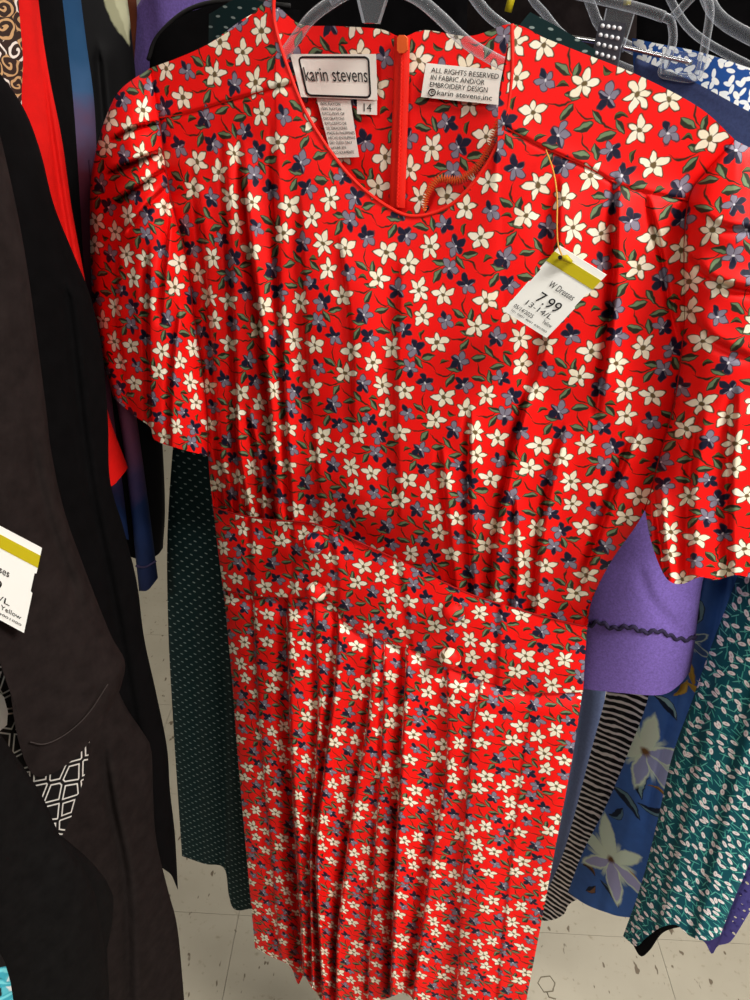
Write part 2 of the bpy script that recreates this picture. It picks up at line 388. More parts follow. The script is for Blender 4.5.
def big_floral(plane, spots, leaves, name, ground):
    m, N, b = material(name, .75, .2); uv = uvnode(N)
    nz = N.n('ShaderNodeTexNoise', {'Vector': uv, 'Scale': 60.0, 'Detail': 4.0})
    col = N.mix(nz.outputs[0], lin(ground), lin(tuple(int(v*.82) for v in ground)))
    wv = N.v('MULTIPLY_ADD', nz.outputs['Color'], (.010, .010, 0), N.v('SUBTRACT', uv, (.005, .005, 0)))
    H = (5.0, 5.0, 50.0)
    for (px, py, size, ang, wd, bend, c1, c2) in leaves:
        u = plane.uv(px, py); col = use(N, G_LEAF, col, wv, Center=(u[0], u[1], 0), Half=H, Angle=ang, Size=size, Leaf=lin(c1), Dark=lin(c2), Width=wd, Bend=bend)
    for (px, py, size, ang, pet, pet2, heart) in spots:
        u = plane.uv(px, py)
        col = use(N, G_FLOWER, col, wv, Center=(u[0], u[1], 0), Half=H, Angle=ang, Size=size, Petal=lin(pet), Petal2=lin(pet2), Outline=lin((205, 220, 195)), Heart=lin(heart), Sector=.2, Lobes=6.0, Depth=.80, HeartSize=.12, Sharp=1.0)
    N.t.links.new(col, b.inputs['Base Color']); return m
def ditsy_print():
    m, N, b = material('blue_white_flower_print', .75, .2); uv = uvnode(N)
    col = rgb(N, (28, 72, 140))
    col = ovals(N, uv, col, 105, .44, .24, .6, 3.0, .8, lin((238, 236, 230)), .15, seed=2.0)
    col = ovals(N, uv, col, 120, .48, .22, -.6, 3.0, .9, lin((230, 232, 232)), .15, seed=7.7)
    N.t.links.new(col, b.inputs['Base Color']); return m
def clear_plastic():
    m, N, b = material('clear_plastic', .08, .6); t = m.node_tree
    b.inputs['Base Color'].default_value = (.50, .52, .55, 1)
    lw = N.n('ShaderNodeLayerWeight', {'Blend': .45})
    f = N.m('MULTIPLY_ADD', lw.outputs['Facing'], .80, .05, clamp=True)
    tr = N.n('ShaderNodeBsdfTransparent', {0: (.95, .96, .98, 1)})
    mx = N.n('ShaderNodeMixShader', {0: f, 1: tr.outputs[0], 2: b.outputs[0]})
    t.links.new(mx.outputs[0], t.nodes['Material Output'].inputs[0]); return m
def lace_cloth():
    m, N, b = material('violet_eyelet_lace', .8, .15); t = m.node_tree; uv = uvnode(N)
    b.inputs['Base Color'].default_value = lin((92, 84, 158))
    vo = N.n('ShaderNodeTexVoronoi', {'Vector': uv, 'Scale': 95.0, 'Randomness': .8}, voronoi_dimensions='2D').outputs['Distance']
    f = N.m('LESS_THAN', vo, .22); tr = N.n('ShaderNodeBsdfTransparent')
    mx = N.n('ShaderNodeMixShader', {0: f, 1: b.outputs[0], 2: tr.outputs[0]})
    t.links.new(mx.outputs[0], t.nodes['Material Output'].inputs[0]); return m
def floor_tile_mat():
    m, N, b = material('speckled_vinyl_tile', .45, .35)
    tc = N.n('ShaderNodeTexCoord').outputs['Object']; geo = N.n('ShaderNodeNewGeometry').outputs['Position']
    n1 = N.n('ShaderNodeTexNoise', {'Vector': geo, 'Scale': 9.0, 'Detail': 5.0}).outputs[0]
    col = N.mix(n1, lin((146, 138, 120)), lin((164, 156, 138)))
    mp = N.n('ShaderNodeMapping', {'Vector': geo, 'Scale': (60, 26, 1), 'Rotation': (0, 0, .5)}).outputs[0]
    n2 = N.n('ShaderNodeTexNoise', {'Vector': mp, 'Scale': 1.0, 'Detail': 2.0}).outputs[0]
    col = N.mix(N.m('MULTIPLY', N.m('SUBTRACT', n2, .665), 30.0, clamp=True), col, lin((92, 78, 60)))
    n3 = N.n('ShaderNodeTexNoise', {'Vector': geo, 'Scale': 70.0, 'Detail': 3.0}).outputs[0]
    col = N.mix(N.m('MULTIPLY', N.m('SUBTRACT', n3, .62), 8.0, clamp=True), col, lin((136, 126, 106)))
    N.t.links.new(col, b.inputs['Base Color']); return m

M = {}
M['print'] = floral_print()
M['red'] = plain('red_rayon', (225, 30, 14), .6)
M['orange'] = plain('orange_thread', (222, 92, 34), .7)
M['facing'] = plain('grey_interfacing', (150, 140, 148), .8)
M['label'] = plain('white_satin_label', (236, 232, 222), .6, .3)
M['ink'] = plain('black_ink', (22, 20, 20), .7)
M['tag'] = plain('white_card', (240, 238, 232), .65, .25)
M['yellow'] = plain('yellow_ink', (190, 172, 18), .6)
M['string'] = plain('tan_string', (205, 150, 60), .6)
M['charcoal'] = plain('charcoal_twill', (34, 28, 27), .95, .06, .25, 60.0)
M['black'] = plain('black_cloth', (10, 9, 10), .95, .06, .25, 60.0)
M['knit'] = plain('black_knit', (18, 17, 17), .95, .06, .25, 90.0)
M['redplain'] = plain('plain_red_cloth', (206, 16, 11), .75, .15, .06, 80.0)
M['purple'] = plain('purple_fleece', (126, 102, 182), .9, .1, .22, 420.0, .05, .25)
M['thread'] = plain('dark_serge_thread', (46, 38, 66), .8)
M['slate'] = plain('slate_blue_cloth', (118, 132, 172), .85, .12, .10, 200.0)
M['navy'] = plain('navy_denim', (52, 62, 98), .85, .12, .15, 400.0)
M['brown'] = plain('rust_brown_cloth', (88, 44, 24), .85, .1, .2, 60.0)
M['clear'] = clear_plastic()
M['metal'] = plain('bright_steel', (205, 205, 208), .22, .5, metal=1.0)
M['clip'] = plain('dark_clip_steel', (70, 70, 78), .35, .5, metal=.7)
M['stud'] = plain('pale_stud', (215, 215, 218), .3, .5)
M['teal'] = teal_print(); M['dots'] = dot_print(); M['stripe'] = stripe_print(); M['maze'] = maze_print()
M['swirl'] = swirl_print(); M['ditsy'] = ditsy_print(); M['lace'] = lace_cloth(); M['tile'] = floor_tile_mat()
M['grout'] = plain('floor_joint', (112, 104, 88), .9, .1, .2, 30.0)
M['wall'] = plain('painted_wall', (205, 203, 196), .9, .15, .03, 4.0)
M['ceil'] = plain('ceiling_board', (225, 224, 220), .95, .1, .05, 60.0)

# ------------------------------------------------------------------ the setting
def box(name, lo, hi, mat, parent=None):
    (x0, y0, z0), (x1, y1, z1) = lo, hi
    V = [(x0, y0, z0), (x1, y0, z0), (x1, y1, z0), (x0, y1, z0), (x0, y0, z1), (x1, y0, z1), (x1, y1, z1), (x0, y1, z1)]
    return mk(name, V, [(3, 2, 1, 0), (4, 5, 6, 7), (0, 1, 5, 4), (1, 2, 6, 5), (2, 3, 7, 6), (3, 0, 4, 7)], mat, parent, shade=False)
fl = box('floor', (-3.2, -4.4, -.06), (3.2, 5.0, -.004), M['grout']); fl['kind'] = 'structure'; fl['label'] = 'speckled beige vinyl tile floor under the clothes rack'
TS = .305
tm = None
for i in range(-9, 9):
    for j in range(-2, 15):
        x, y = i*TS+.06, j*TS+.07
        if tm is None:
            t_ = box('tile', (0, 0, -.005), (TS-.0009, TS-.0009, 0), M['tile'], fl); tm = t_.data
        else:
            t_ = bpy.data.objects.new('tile', tm); link(t_, fl)
        t_.location = (x, y, 0)
wb = box('wall_back', (-3.2, 5.0, 0), (3.2, 5.1, CEIL), M['wall']); wb['kind'] = 'structure'; wb['label'] = 'plain painted shop wall far behind the racks'
cl = box('ceiling', (-3.2, -4.4, CEIL), (3.2, 5.1, CEIL+.08), M['ceil']); cl['kind'] = 'structure'; cl['label'] = 'pale board ceiling over the sales floor'
dm, DN, db = material('lamp_diffuser', .6); db.inputs['Base Color'].default_value = (.9, .9, .88, 1)
db.inputs['Emission Color'].default_value = (1, .97, .92, 1); db.inputs['Emission Strength'].default_value = 2.0
for (x, y, p), wh in zip(PANELS, ('nearest the right end of the rack', 'in front of the dark garments on the rack', 'behind the teal dress side of the rack', 'behind the charcoal shirt side of the rack', 'far back over the aisle before the teal dress', 'far back over the aisle before the charcoal shirt')):
    t_ = thing('ceiling_light', (x, y, CEIL-.06), 'flat white ceiling light panel '+wh, 'ceiling light', 'ceiling light panels')
    box('diffuser', (x-.58, y-.28, CEIL-.05), (x+.58, y+.28, CEIL-.03), dm, t_)
    box('frame', (x-.61, y-.31, CEIL-.03), (x+.61, y+.31, CEIL), M['ceil'], t_)

# clothes rack the hangers hang from (its rail runs just above the frame)
RY, RZ = .70, 1.86
rk = thing('clothes_rack', (0, RY, 0), 'chrome clothes rack carrying the rows of garments', 'clothes rack')
tube('rail', [(-1.3, RY, RZ), (0, RY, RZ), (1.3, RY, RZ)], .0125, M['metal'], rk, 14)
for x in (-1.3, 1.3):
    tube('post', [(x, RY, .03), (x, RY, 1), (x, RY, RZ+.012)], .0125, M['metal'], rk, 14)
    tube('foot', [(x, RY-.3, .016), (x, RY, .03), (x, RY+.3, .016)], .014, M['metal'], rk, 12)

# floor mark
fp = lambda px, py: (lambda r: CAM+r*((.0006-CAM_H)/r[2]))(rays(px, py))
hexp = [(538, 983), (541, 977), (550, 976), (555, 983), (553, 991), (544, 992)]
tube('scuff_mark', [fp(*p) for p in hexp], .0012, M['grout'], fl, 6, closed=True)
tube('scuff_mark', [fp(*p) for p in ((547, 992), (549, 997), (556, 999))], .0012, M['grout'], fl, 6)

# ------------------------------------------------------------------ the red dress
DP = Plane(410, 215, .61, 20)
dress = thing('red_dress', DP.p3(np.array([400.]), np.array([1000.]))[0], 'red floral short-sleeved dress with pleated skirt on a clear hanger', 'dress')
SEAM_L = [(150, 68), (158, 112), (163, 152), (172, 205), (187, 262), (193, 310), (201, 360), (207, 410), (208, 456), (213, 507)]
SEAM_R = [(735, 140), (706, 172), (690, 196), (684, 250), (684, 325), (676, 396), (662, 450), (645, 510), (612, 560), (592, 600), (587, 627)]
NECK = [(274, -8), (275, 24), (288, 68), (310, 120), (350, 176), (390, 208), (420, 216), (456, 201), (488, 162), (505, 122), (512, 75), (512, 24)]
TOP_F = [[(150, 68), (180, 57), (210, 43), (245, 20), (274, -8)], NECK, [(512, 24), (545, 38), (575, 50), (640, 76), (700, 108), (735, 140)]]
WAIST_U = [(213, 507), (240, 515), (270, 520), (310, 523), (340, 534), (400, 561), (460, 590), (500, 604), (545, 617), (587, 627)]
WAIST_L = [(223, 590), (255, 596), (290, 598), (330, 602), (345, 622), (375, 638), (415, 651), (450, 668), (500, 686), (545, 693), (583, 692)]
BOD_FOLDS = [
    ([(192, 150), (204, 250), (216, 400), (224, 512)], .008, 12, 6, 0, 1), ([(222, 118), (230, 250), (236, 400), (238, 512)], .009, 13, 6, 0, 1),
    ([(240, 130), (250, 240), (261, 330), (270, 420), (276, 518)], .015, 14, 7, 0, 1), ([(272, 110), (279, 280), (286, 420), (292, 520)], .008, 12, 6, 0, 1),
    ([(228, 390), (238, 450), (249, 518)], .009, 7, 4, 0, 1), ([(246, 400), (258, 460), (263, 520)], .008, 6, 4, 0, 1), ([(214, 440), (226, 480), (231, 514)], .006, 6, 4, 0, 1),
    ([(300, 190), (306, 330), (312, 440)], .005, 20, 12, 0, 0), ([(338, 230), (352, 340), (352, 450)], .004, 25, 16, 0, 0), ([(312, 420), (318, 480), (320, 528)], .004, 9, 6, 0, 1),
    ([(617, 168), (616, 250), (612, 320), (596, 430)], .012, 18, 8, 0, 0), ([(645, 186), (662, 250), (672, 310), (682, 350)], .006, 14, 6, 0, 0),
    ([(560, 170), (553, 300), (530, 400)], .006, 34, 24, 0, 0), ([(400, 250), (396, 400), (400, 540)], .004, 36, 26, 0, 0),
    ([(534, 370), (510, 470), (497, 540), (491, 604)], .011, 11, 7, 0, 1), ([(566, 420), (544, 520), (534, 616)], .008, 11, 7, 0, 1),
    ([(470, 400), (470, 520), (474, 598)], .007, 10, 7, 0, 1), ([(440, 440), (448, 520), (455, 590)], .006, 10, 7, 0, 1),
    ([(640, 420), (606, 520), (575, 606)], .008, 20, 12, 0, 0), ([(515, 490), (516, 560), (513, 610)], .007, 7, 5, 0, 1)]
YOKE_L = [(158, 118), (190, 112), (230, 100), (288, 84)]
YOKE_R = [(507, 128), (545, 148), (590, 168), (625, 186), (688, 200)]
def dome(a, p=.5): return np.power(np.clip(1-(2*a-1)**2, 0, 1), p)
def yoke(X, Y):
    return folds(X, Y, [(YOKE_L, .0016, 10, 4, 1, 1), (YOKE_R, .0016, 10, 4, 1, 1)])
def bod_off(X, Y, a, s):
    return .034*dome(a, .6)*(.55+.45*np.sin(s*2.6+.35))-.012*sstep(.85, 1, s)+folds(X, Y, BOD_FOLDS)+yoke(X, Y)+wob(X, Y, 26, 60, .0016, 3)*sstep(.12, .3, s)
sheet('bodice_front', DP, TOP_F, [(x, y+4) for x, y in WAIST_U], SEAM_L[:-1]+[(213, 511)], SEAM_R[:-1]+[(587, 631)], 330, 300, bod_off, M['print'], dress, p=3)
TOP_B = [(150, 68), (180, 57), (210, 43), (245, 18), (274, 6), (300, 24), (335, 26), (380, 29), (402, 37), (425, 30), (470, 36), (512, 24), (545, 38), (575, 50), (640, 76), (700, 108), (735, 140)]
def back_off(X, Y, a, s): return -.055*dome(a, .6)-.004+wob(X, Y, 30, 90, .002, 5)
sheet('bodice_back', DP, TOP_B, WAIST_U, SEAM_L, SEAM_R, 120, 90, back_off, M['print'], dress, uvo=(.031, .017), p=3)
BP = DP   # labels sit on the inside of the back
def boff(px):                                           # where the back panel is, for things sewn to it
    a = np.clip((np.asarray(px, float)-190)/(690-190), 0, 1); return -.055*dome(a, .6)-.004
_BX, _BY, _BA, _BS = coons(TOP_B, WAIST_U, SEAM_L, SEAM_R, 120, 90, 3); _BO = back_off(_BX, _BY, _BA, _BS)
def blook(px, py):
    px, py = np.atleast_1d(np.asarray(px, float)), np.atleast_1d(np.asarray(py, float)); o = np.empty(px.shape)
    X, Y, O = _BX[:40].ravel(), _BY[:40].ravel(), _BO[:40].ravel()
    for i in np.ndindex(px.shape):
        d = (X-px[i])**2+(Y-py[i])**2; k = np.argpartition(d, 6)[:6]; w_ = 1/(d[k]+.5); o[i] = (O[k]*w_).sum()/w_.sum()
    return o
# sleeves
SL_OUT = [(150, 68), (120, 90), (104, 122), (94, 160), (90, 200), (92, 290), (100, 345), (113, 397)]
SL_HEM = [(113, 397), (132, 414), (150, 427), (155, 440), (180, 449), (208, 456)]
SL_FOLDS = [([(106, 142), (135, 126), (163, 122)], .007, 9, 6, 0, 1), ([(102, 174), (140, 158), (164, 150)], .012, 11, 6, 0, 1), ([(108, 204), (140, 184), (166, 168)], .010, 10, 6, 0, 1), ([(122, 235), (146, 206), (167, 184)], .008, 9, 6, 0, 1),
            ([(172, 200), (166, 260), (160, 330)], .006, 10, 6, 1, 0), ([(150, 240), (148, 320), (150, 420)], .007, 14, 8, 0, 1), ([(180, 300), (172, 370), (170, 445)], .006, 10, 6, 0, 1), ([(120, 240), (118, 320), (128, 400)], .005, 10, 7, 0, 1)]
def sl_off(X, Y, a, s): return .042*dome(a, .55)*sstep(-.05, .25, s)-.012*(1-a)+folds(X, Y, SL_FOLDS)+wob(X, Y, 14, 30, .0012, 8)
def sl_back(X, Y, a, s): return -.045*dome(a, .6)-.012*(1-a)
SEAM_Ls = SEAM_L[:-1]
sheet('sleeve', DP, [(150, 68), (150.5, 68)], SL_HEM, SL_OUT, SEAM_Ls, 80, 170, sl_off, M['print'], dress, sl_back)
SR_OUT = [(735, 140), (765, 158), (792, 195), (806, 250), (812, 330), (815, 440), (812, 545)]
SR_HEM = [(645, 510), (650, 537), (658, 562), (668, 580), (682, 584), (700, 577), (716, 580), (736, 575), (760, 578), (790, 565), (812, 545)]
SR_FOLDS = [([(690, 258), (715, 280), (765, 292)], .007, 14, 9, 1, 0), ([(692, 205), (720, 224), (770, 230)], .004, 12, 9, 1, 0), ([(688, 310), (716, 340), (760, 360)], .004, 16, 10, 1, 0), ([(655, 470), (660, 520), (667, 578)], .012, 10, 7, 0, 1), ([(704, 400), (692, 480), (690, 578)], .007, 18, 12, 0, 1), ([(738, 380), (730, 470), (730, 578)], .007, 18, 12, 0, 1)]
def sr_off(X, Y, a, s): return .045*dome(a, .55)*sstep(-.05, .25, s)-.010*a+folds(X, Y, SR_FOLDS, 2.5)+wob(X, Y, 18, 40, .0014, 9)
def sr_back(X, Y, a, s): return -.045*dome(a, .6)-.010*a
SEAM_Rs = SEAM_R[:8]
sheet('sleeve', DP, [(734.5, 140), (735, 140)], SR_HEM, SEAM_Rs, SR_OUT, 100, 190, sr_off, M['print'], dress, sr_back)
# waistband
WL, WR = [(213, 507), (218, 550), (223, 590)], [(587, 627), (585, 660), (583, 692)]
WB_FOLDS = [([(292, 524), (294, 560), (292, 598)], .002, 8, 5, 1, 1), ([(330, 530), (337, 570), (338, 604)], .003, 10, 5, 1, 1), ([(250, 517), (252, 595)], .0025, 9, 6, 1, 1), ([(400, 562), (412, 650)], .002, 12, 8, 1, 1), ([(500, 604), (497, 686)], .002, 12, 8, 1, 1)]
def wb_off(X, Y, a, s): return .026*dome(a, .6)-.002+.003*np.sin(s*3.14)+folds(X, Y, WB_FOLDS)+wob(X, Y, 24, 30, .001, 4)
sheet('waistband', DP, WAIST_U, WAIST_L, WL, WR, 230, 50, wb_off, M['print'], dress, lambda X, Y, a, s: -.04*dome(a, .6), uvo=(.012, .02))
# skirt
SK_L = [(223, 586), (232, 680), (238, 760), (246, 850), (255, 948)]
SK_R = [(583, 688), (572, 760), (555, 850), (536, 950), (520, 1032)]
HEM = [(255, 948), (272, 957), (290, 966), (298, 984), (304, 976), (314, 990), (330, 1003), (380, 1000), (405, 993), (420, 1006), (450, 1018), (485, 1024), (520, 1032)]
SK_FOLDS = [
    ([(253, 594), (258, 700), (266, 800), (280, 958)], .006, 16, 10, 1, 1), ([(287, 595), (289, 700), (293, 800), (304, 985)], .022, 17, 12, 1, 1),
    ([(313, 600), (318, 690), (316, 760), (310, 850), (312, 985)], .010, 12, 7, 1, 1), ([(338, 616), (335, 680), (324, 770), (316, 860), (322, 995)], .016, 14, 7, 1, 1),
    ([(373, 634), (368, 719), (353, 808), (338, 926), (336, 1000)], .014, 14, 7, 1, 1), ([(384, 640), (382, 740), (374, 860), (368, 1000)], .007, 9, 5, 1, 1),
    ([(406, 648), (402, 741), (396, 850), (390, 1000)], .018, 15, 8, 1, 1),
    ([(447, 664), (446, 770), (430, 870), (412, 1000)], .010, 20, 16, 1, 1), ([(482, 678), (471, 741), (464, 842), (456, 1018)], .005, 24, 16, 1, 1),
    ([(532, 690), (512, 850), (495, 1024)], .0015, 30, 24, 1, 1)]
def sk_off(X, Y, a, s): return .027*dome(a, .6)-.008*(1-sstep(0, .07, s))+.012*s+folds(X, Y, SK_FOLDS)*(.30+1.45*s)+wob(X, Y, 22, 160, .0055, 6)*(.25+s)
def sk_jump(X, Y):
    j = np.zeros_like(X)
    for k, f in enumerate(SK_FOLDS):
        p = catmull(f[0], 8); j += (X > np.interp(Y, p[:, 1], p[:, 0]))*(f[1]*1.6+.004*(k % 3))
    return j
sheet('skirt', DP, [(x, y-4) for x, y in WAIST_L], HEM, SK_L, SK_R, 300, 240, sk_off, M['print'], dress, lambda X, Y, a, s: -.05*dome(a, .6)-.02*s+folds(X, Y, SK_FOLDS)*.3, sk_jump, (.05, .03))
# neck binding and seam ridges
nk = catmull(NECK, 14)
def on_bodice(pts, extra, res=(330, 300)):
    """lift a pixel line onto the modelled bodice front"""
    X, Y, a, s = coons(TOP_F, WAIST_U, SEAM_L, SEAM_R, 110, 100, 3); O = bod_off(X, Y, a, s)
    p = np.array(pts, float); o = []
    for q in p:
        k = np.argmin((X-q[0])**2+(Y-q[1])**2); o.append(O.flat[k])
    o = np.convolve(np.pad(o, 6, mode='edge'), np.ones(13)/13, 'valid')
    return DP.p3(p[:, 0], p[:, 1], o+extra)
tube('neck_binding', on_bodice(nk, .0002), .0013, M['red'], dress, 8)
for (yk) in (YOKE_L, YOKE_R):
    tube('yoke_seam', on_bodice(catmull(yk, 10), -.0004), .0007, M['red'], dress, 6)
M['seam'] = plain('seam_shade_red', (150, 10, 7), .8)  # red thread darkened, so the seam lines carry the groove's shade as colour
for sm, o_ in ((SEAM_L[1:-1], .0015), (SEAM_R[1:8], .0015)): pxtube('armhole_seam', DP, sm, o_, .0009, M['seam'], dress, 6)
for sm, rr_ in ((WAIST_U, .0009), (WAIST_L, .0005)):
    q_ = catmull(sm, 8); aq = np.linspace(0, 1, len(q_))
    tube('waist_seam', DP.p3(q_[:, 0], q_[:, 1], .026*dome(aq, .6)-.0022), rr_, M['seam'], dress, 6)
# facing that turned out at the neck, with serged edge
SERGE = [(424, 211), (427, 194), (439, 179), (459, 180), (478, 167), (490, 145), (500, 118), (509, 106)]
LOWER = [(426, 214), (440, 209), (456, 200), (470, 187), (483, 169), (493, 151), (503, 128), (510, 106)]
a_, b_ = resample(SERGE, 40), resample(LOWER, 40)
k_ = np.linspace(0, 1, 9)[None, :, None]; g_ = a_[:, None]*(1-k_)+b_[:, None]*k_
bl = np.sin(np.linspace(0, math.pi, 41))[:, None]*np.sin(k_[..., 0]*math.pi*.75+.5)
fv = DP.p3(g_[..., 0], g_[..., 1], .006-.010*(1-k_[..., 0])+.006*bl)
ff = mk('neck_facing', fv, gridfaces(40, 8), M['print'], dress, DP.uv(g_[..., 0], g_[..., 1])*np.array([-1, 1])); ff['label'] = 'neck facing turned out inside the collar'
zz = resample(SERGE, 120); tn = np.gradient(zz, axis=0); tn /= np.linalg.norm(tn, axis=1)[:, None]
w0 = 3.2*np.sin(np.linspace(0, math.pi, 121))**.3
zg = zz+np.stack([-tn[:, 1], tn[:, 0]], -1)*(w0*np.where(np.arange(121) % 2, 1, -1))[:, None]
sg = tube('serged_edge', DP.p3(zg[:, 0], zg[:, 1], .008+np.zeros(121)), .0014, M['orange'], dress, 5); sg['label'] = 'orange zigzag serging along the facing'
# zipper down the inside of the back
zx = np.array([(402, 36), (401, 90), (399, 150), (397, 208)], float); zc = catmull(zx, 8)
def onback(px, py, extra): return DP.p3(np.asarray(px, float), np.asarray(py, float), blook(px, py)+extra)
V = np.stack([np.stack([onback(zc[:, 0]+dx, zc[:, 1], e) for dx, e in ((-8, .002), (-6.5, .005), (0, .0035), (6.5, .005), (8, .002))], 1)])[0]
zp = mk('zipper', V, gridfaces(len(zc)-1, 4), M['red'], dress)
zt = resample([tuple(p) for p in zx], 90)
tube('zipper_teeth', onback(zt[:, 0]+.8*np.where(np.arange(91) % 2, 1, -1), zt[:, 1], .0055), .0011, M['red'], zp, 5)
pl = [(397, 38), (399, 35), (404, 35), (407, 38), (407, 50), (404, 53), (399, 53), (397, 50)]
pp = prism('zipper_pull', DP, pl, float(blook(402, 44)[0])+.0105, .003, M['orange'], zp); pp['label'] = 'orange zipper pull'

# ------------------------------------------------------------------ text and labels
def text_mesh(txt):
    cu = bpy.data.curves.new('text', 'FONT'); cu.body = txt; cu.size = 1; cu.resolution_u = 3
    o = bpy.data.objects.new('text', cu); COL.objects.link(o); dg = bpy.context.evaluated_depsgraph_get()
    ev = o.evaluated_get(dg); me = ev.to_mesh(); V = np.array([v.co[:2] for v in me.vertices]); F = [tuple(p.vertices) for p in me.polygons]
    ev.to_mesh_clear(); bpy.data.objects.remove(o); bpy.data.curves.remove(cu); return V, F
def bil(q, x, y):
    q = np.array(q, float); x, y = np.asarray(x)[..., None], np.asarray(y)[..., None]
    return (1-y)*((1-x)*q[0]+x*q[1])+y*((1-x)*q[3]+x*q[2])
def write(name, quad, lines, place, parent, mat=None):
    """lines: (text, x0, y0, x1, y1) in the label's own 0..1 frame, y down; one mesh for the print"""
    AV, AF = [], []
    for (txt, x0, y0, x1, y1) in lines:
        V, F = text_mesh(txt); lo, hi = V.min(0), V.max(0)
        X = x0+(V[:, 0]-lo[0])/(hi[0]-lo[0])*(x1-x0); Y = y1-(V[:, 1]-lo[1])/(hi[1]-lo[1])*(y1-y0)
        n = sum(len(v) for v in AV); p = bil(quad, X, Y); AV.append(place(p)); AF += [tuple(i+n for i in f) for f in F]
    return mk(name, np.vstack(AV), AF, mat or M['ink'], parent, shade=False)
def cloth_label(name, quad, place, parent, mat, curl=0.0, nx=14, ny=8):
    a, s = np.meshgrid(np.linspace(0, 1, nx+1), np.linspace(0, 1, ny+1)); p = bil(quad, a, s)
    V = place(p.reshape(-1, 2)); F = gridfaces(ny, nx)
    n = len(V); V2 = V+np.array([0, .0006, 0]); F2 = gridfaces(ny, nx, n)[:, ::-1]
    rim = [i for i in range(nx+1)]+[r*(nx+1)+nx for r in range(1, ny+1)]+[ny*(nx+1)+i for i in range(nx-1, -1, -1)]+[r*(nx+1) for r in range(ny-1, 0, -1)]
    R = [(rim[i], rim[(i+1) % len(rim)], n+rim[(i+1) % len(rim)], n+rim[i]) for i in range(len(rim))]
    return mk(name, np.vstack([V, V2]), [tuple(f) for f in F]+[tuple(f) for f in F2]+R, mat, parent, shade=False)
LB = [(290, 54), (376, 54), (377.5, 100), (301, 97)]
mkp = lambda e: (lambda p: onback(p[:, 0], p[:, 1], e))
care_q = [(316, 96), (350, 97), (359, 157), (332, 158)]
cr = cloth_label('care_label', care_q, mkp(.004), dress, M['label']); cr['label'] = 'narrow white care label with small print'
care = ['100% RAYON', '100% RAYON', 'EXCLUSIVE OF', 'DECORATIONS', 'EXCLUSIVO DE', 'DECORACIONES', 'MADE IN PHILIPPINES', 'HECHO EN FILIPINAS', 'DRY CLEAN ONLY', 'LAVAR EN', 'SECO SOLAMENTE']
write('care_text', care_q, [(t, .06, .10+k*.079, min(.97, .25+.042*len(t)), .10+k*.079+.048) for k, t in enumerate(care)], mkp(.0046), cr)
sz_q = [(357, 97), (377, 98), (377, 115), (357, 114)]
sz = cloth_label('size_label', sz_q, mkp(.004), dress, M['label'], nx=6); sz['label'] = 'small white size label reading 14'
write('size_text', sz_q, [('14', .33, .35, .72, .82)], mkp(.0046), sz)
lb = cloth_label('brand_label', LB, mkp(.0062), dress, M['label']); lb['label'] = 'white woven brand label with black border'
write('brand_text', LB, [('karin stevens', .115, .30, .885, .62)], mkp(.0069), lb)
bx = []
for (cx, cy, a0) in ((.86, .16, -90), (.86, .86, 0), (.14, .86, 90), (.14, .16, 180)):
    for t in np.linspace(0, 90, 5): bx.append((cx+.05*math.cos(math.radians(a0+t)), cy+.09*math.sin(math.radians(a0+t))))
bp = bil(LB, np.array(bx)[:, 0], np.array(bx)[:, 1]); bp = resample([[tuple(bp[i]), tuple(bp[(i+1) % len(bp)])] for i in range(len(bp))], 90)[:-1]
tube('label_border', onback(bp[:, 0], bp[:, 1], .0064), .0008, M['ink'], lb, 6, closed=True)
RB = [(426, 63), (503.5, 70.5), (499, 105), (421, 97)]
rl = cloth_label('rights_label', RB, mkp(.005), dress, M['label']); rl['label'] = 'white label with four lines of print'
write('rights_text', RB, [('ALL RIGHTS RESERVED', .08, .11, .95, .26), ('IN FABRIC AND/OR', .09, .32, .78, .47), ('EMBROIDERY DESIGN', .09, .53, .83, .68), ('karin stevens,inc', .20, .74, .90, .92)], mkp(.0056), rl)
cc = bil(RB, np.array([.13+.043*math.cos(t) for t in np.linspace(0, 6.28, 17)[:-1]]), np.array([.83+.095*math.sin(t) for t in np.linspace(0, 6.28, 17)[:-1]]))
tube('copyright_ring', onback(cc[:, 0], cc[:, 1], .0056), .0004, M['ink'], rl, 5, closed=True)
write('copyright_letter', RB, [('c', .115, .785, .150, .875)], mkp(.0056), rl)
# covered buttons
def button(px, py):
    c0 = DP.p3(np.array([px*1.]), np.array([py*1.]), np.array([.026*float(dome(np.array([(px-218)/367.]), .6)[0])+.0075]))[0]
    V, F, U = [], [], []; r = .0105; seg, rings = 18, 6
    for i in range(rings+1):
        f = i/rings*math.pi/2*1.25
        for k in range(seg):
            q = 2*math.pi*k/seg; rr = r*math.sin(f); h = .0085*math.cos(f)
            V.append(c0+DP.u*rr*math.cos(q)+np.array([0, 0, 1])*rr*math.sin(q)+DP.n*h); U.append((px*.0007+rr*math.cos(q), py*.0011+rr*math.sin(q)))
    F = [(i*seg+k, (i+1)*seg+k, (i+1)*seg+(k+1) % seg, i*seg+(k+1) % seg) for i in range(rings) for k in range(seg)]
    return mk('button', V, F, M['print'], dress, U)
for (px, py) in ((314, 543), (316, 592), (453, 612), (450, 658)): button(px, py)

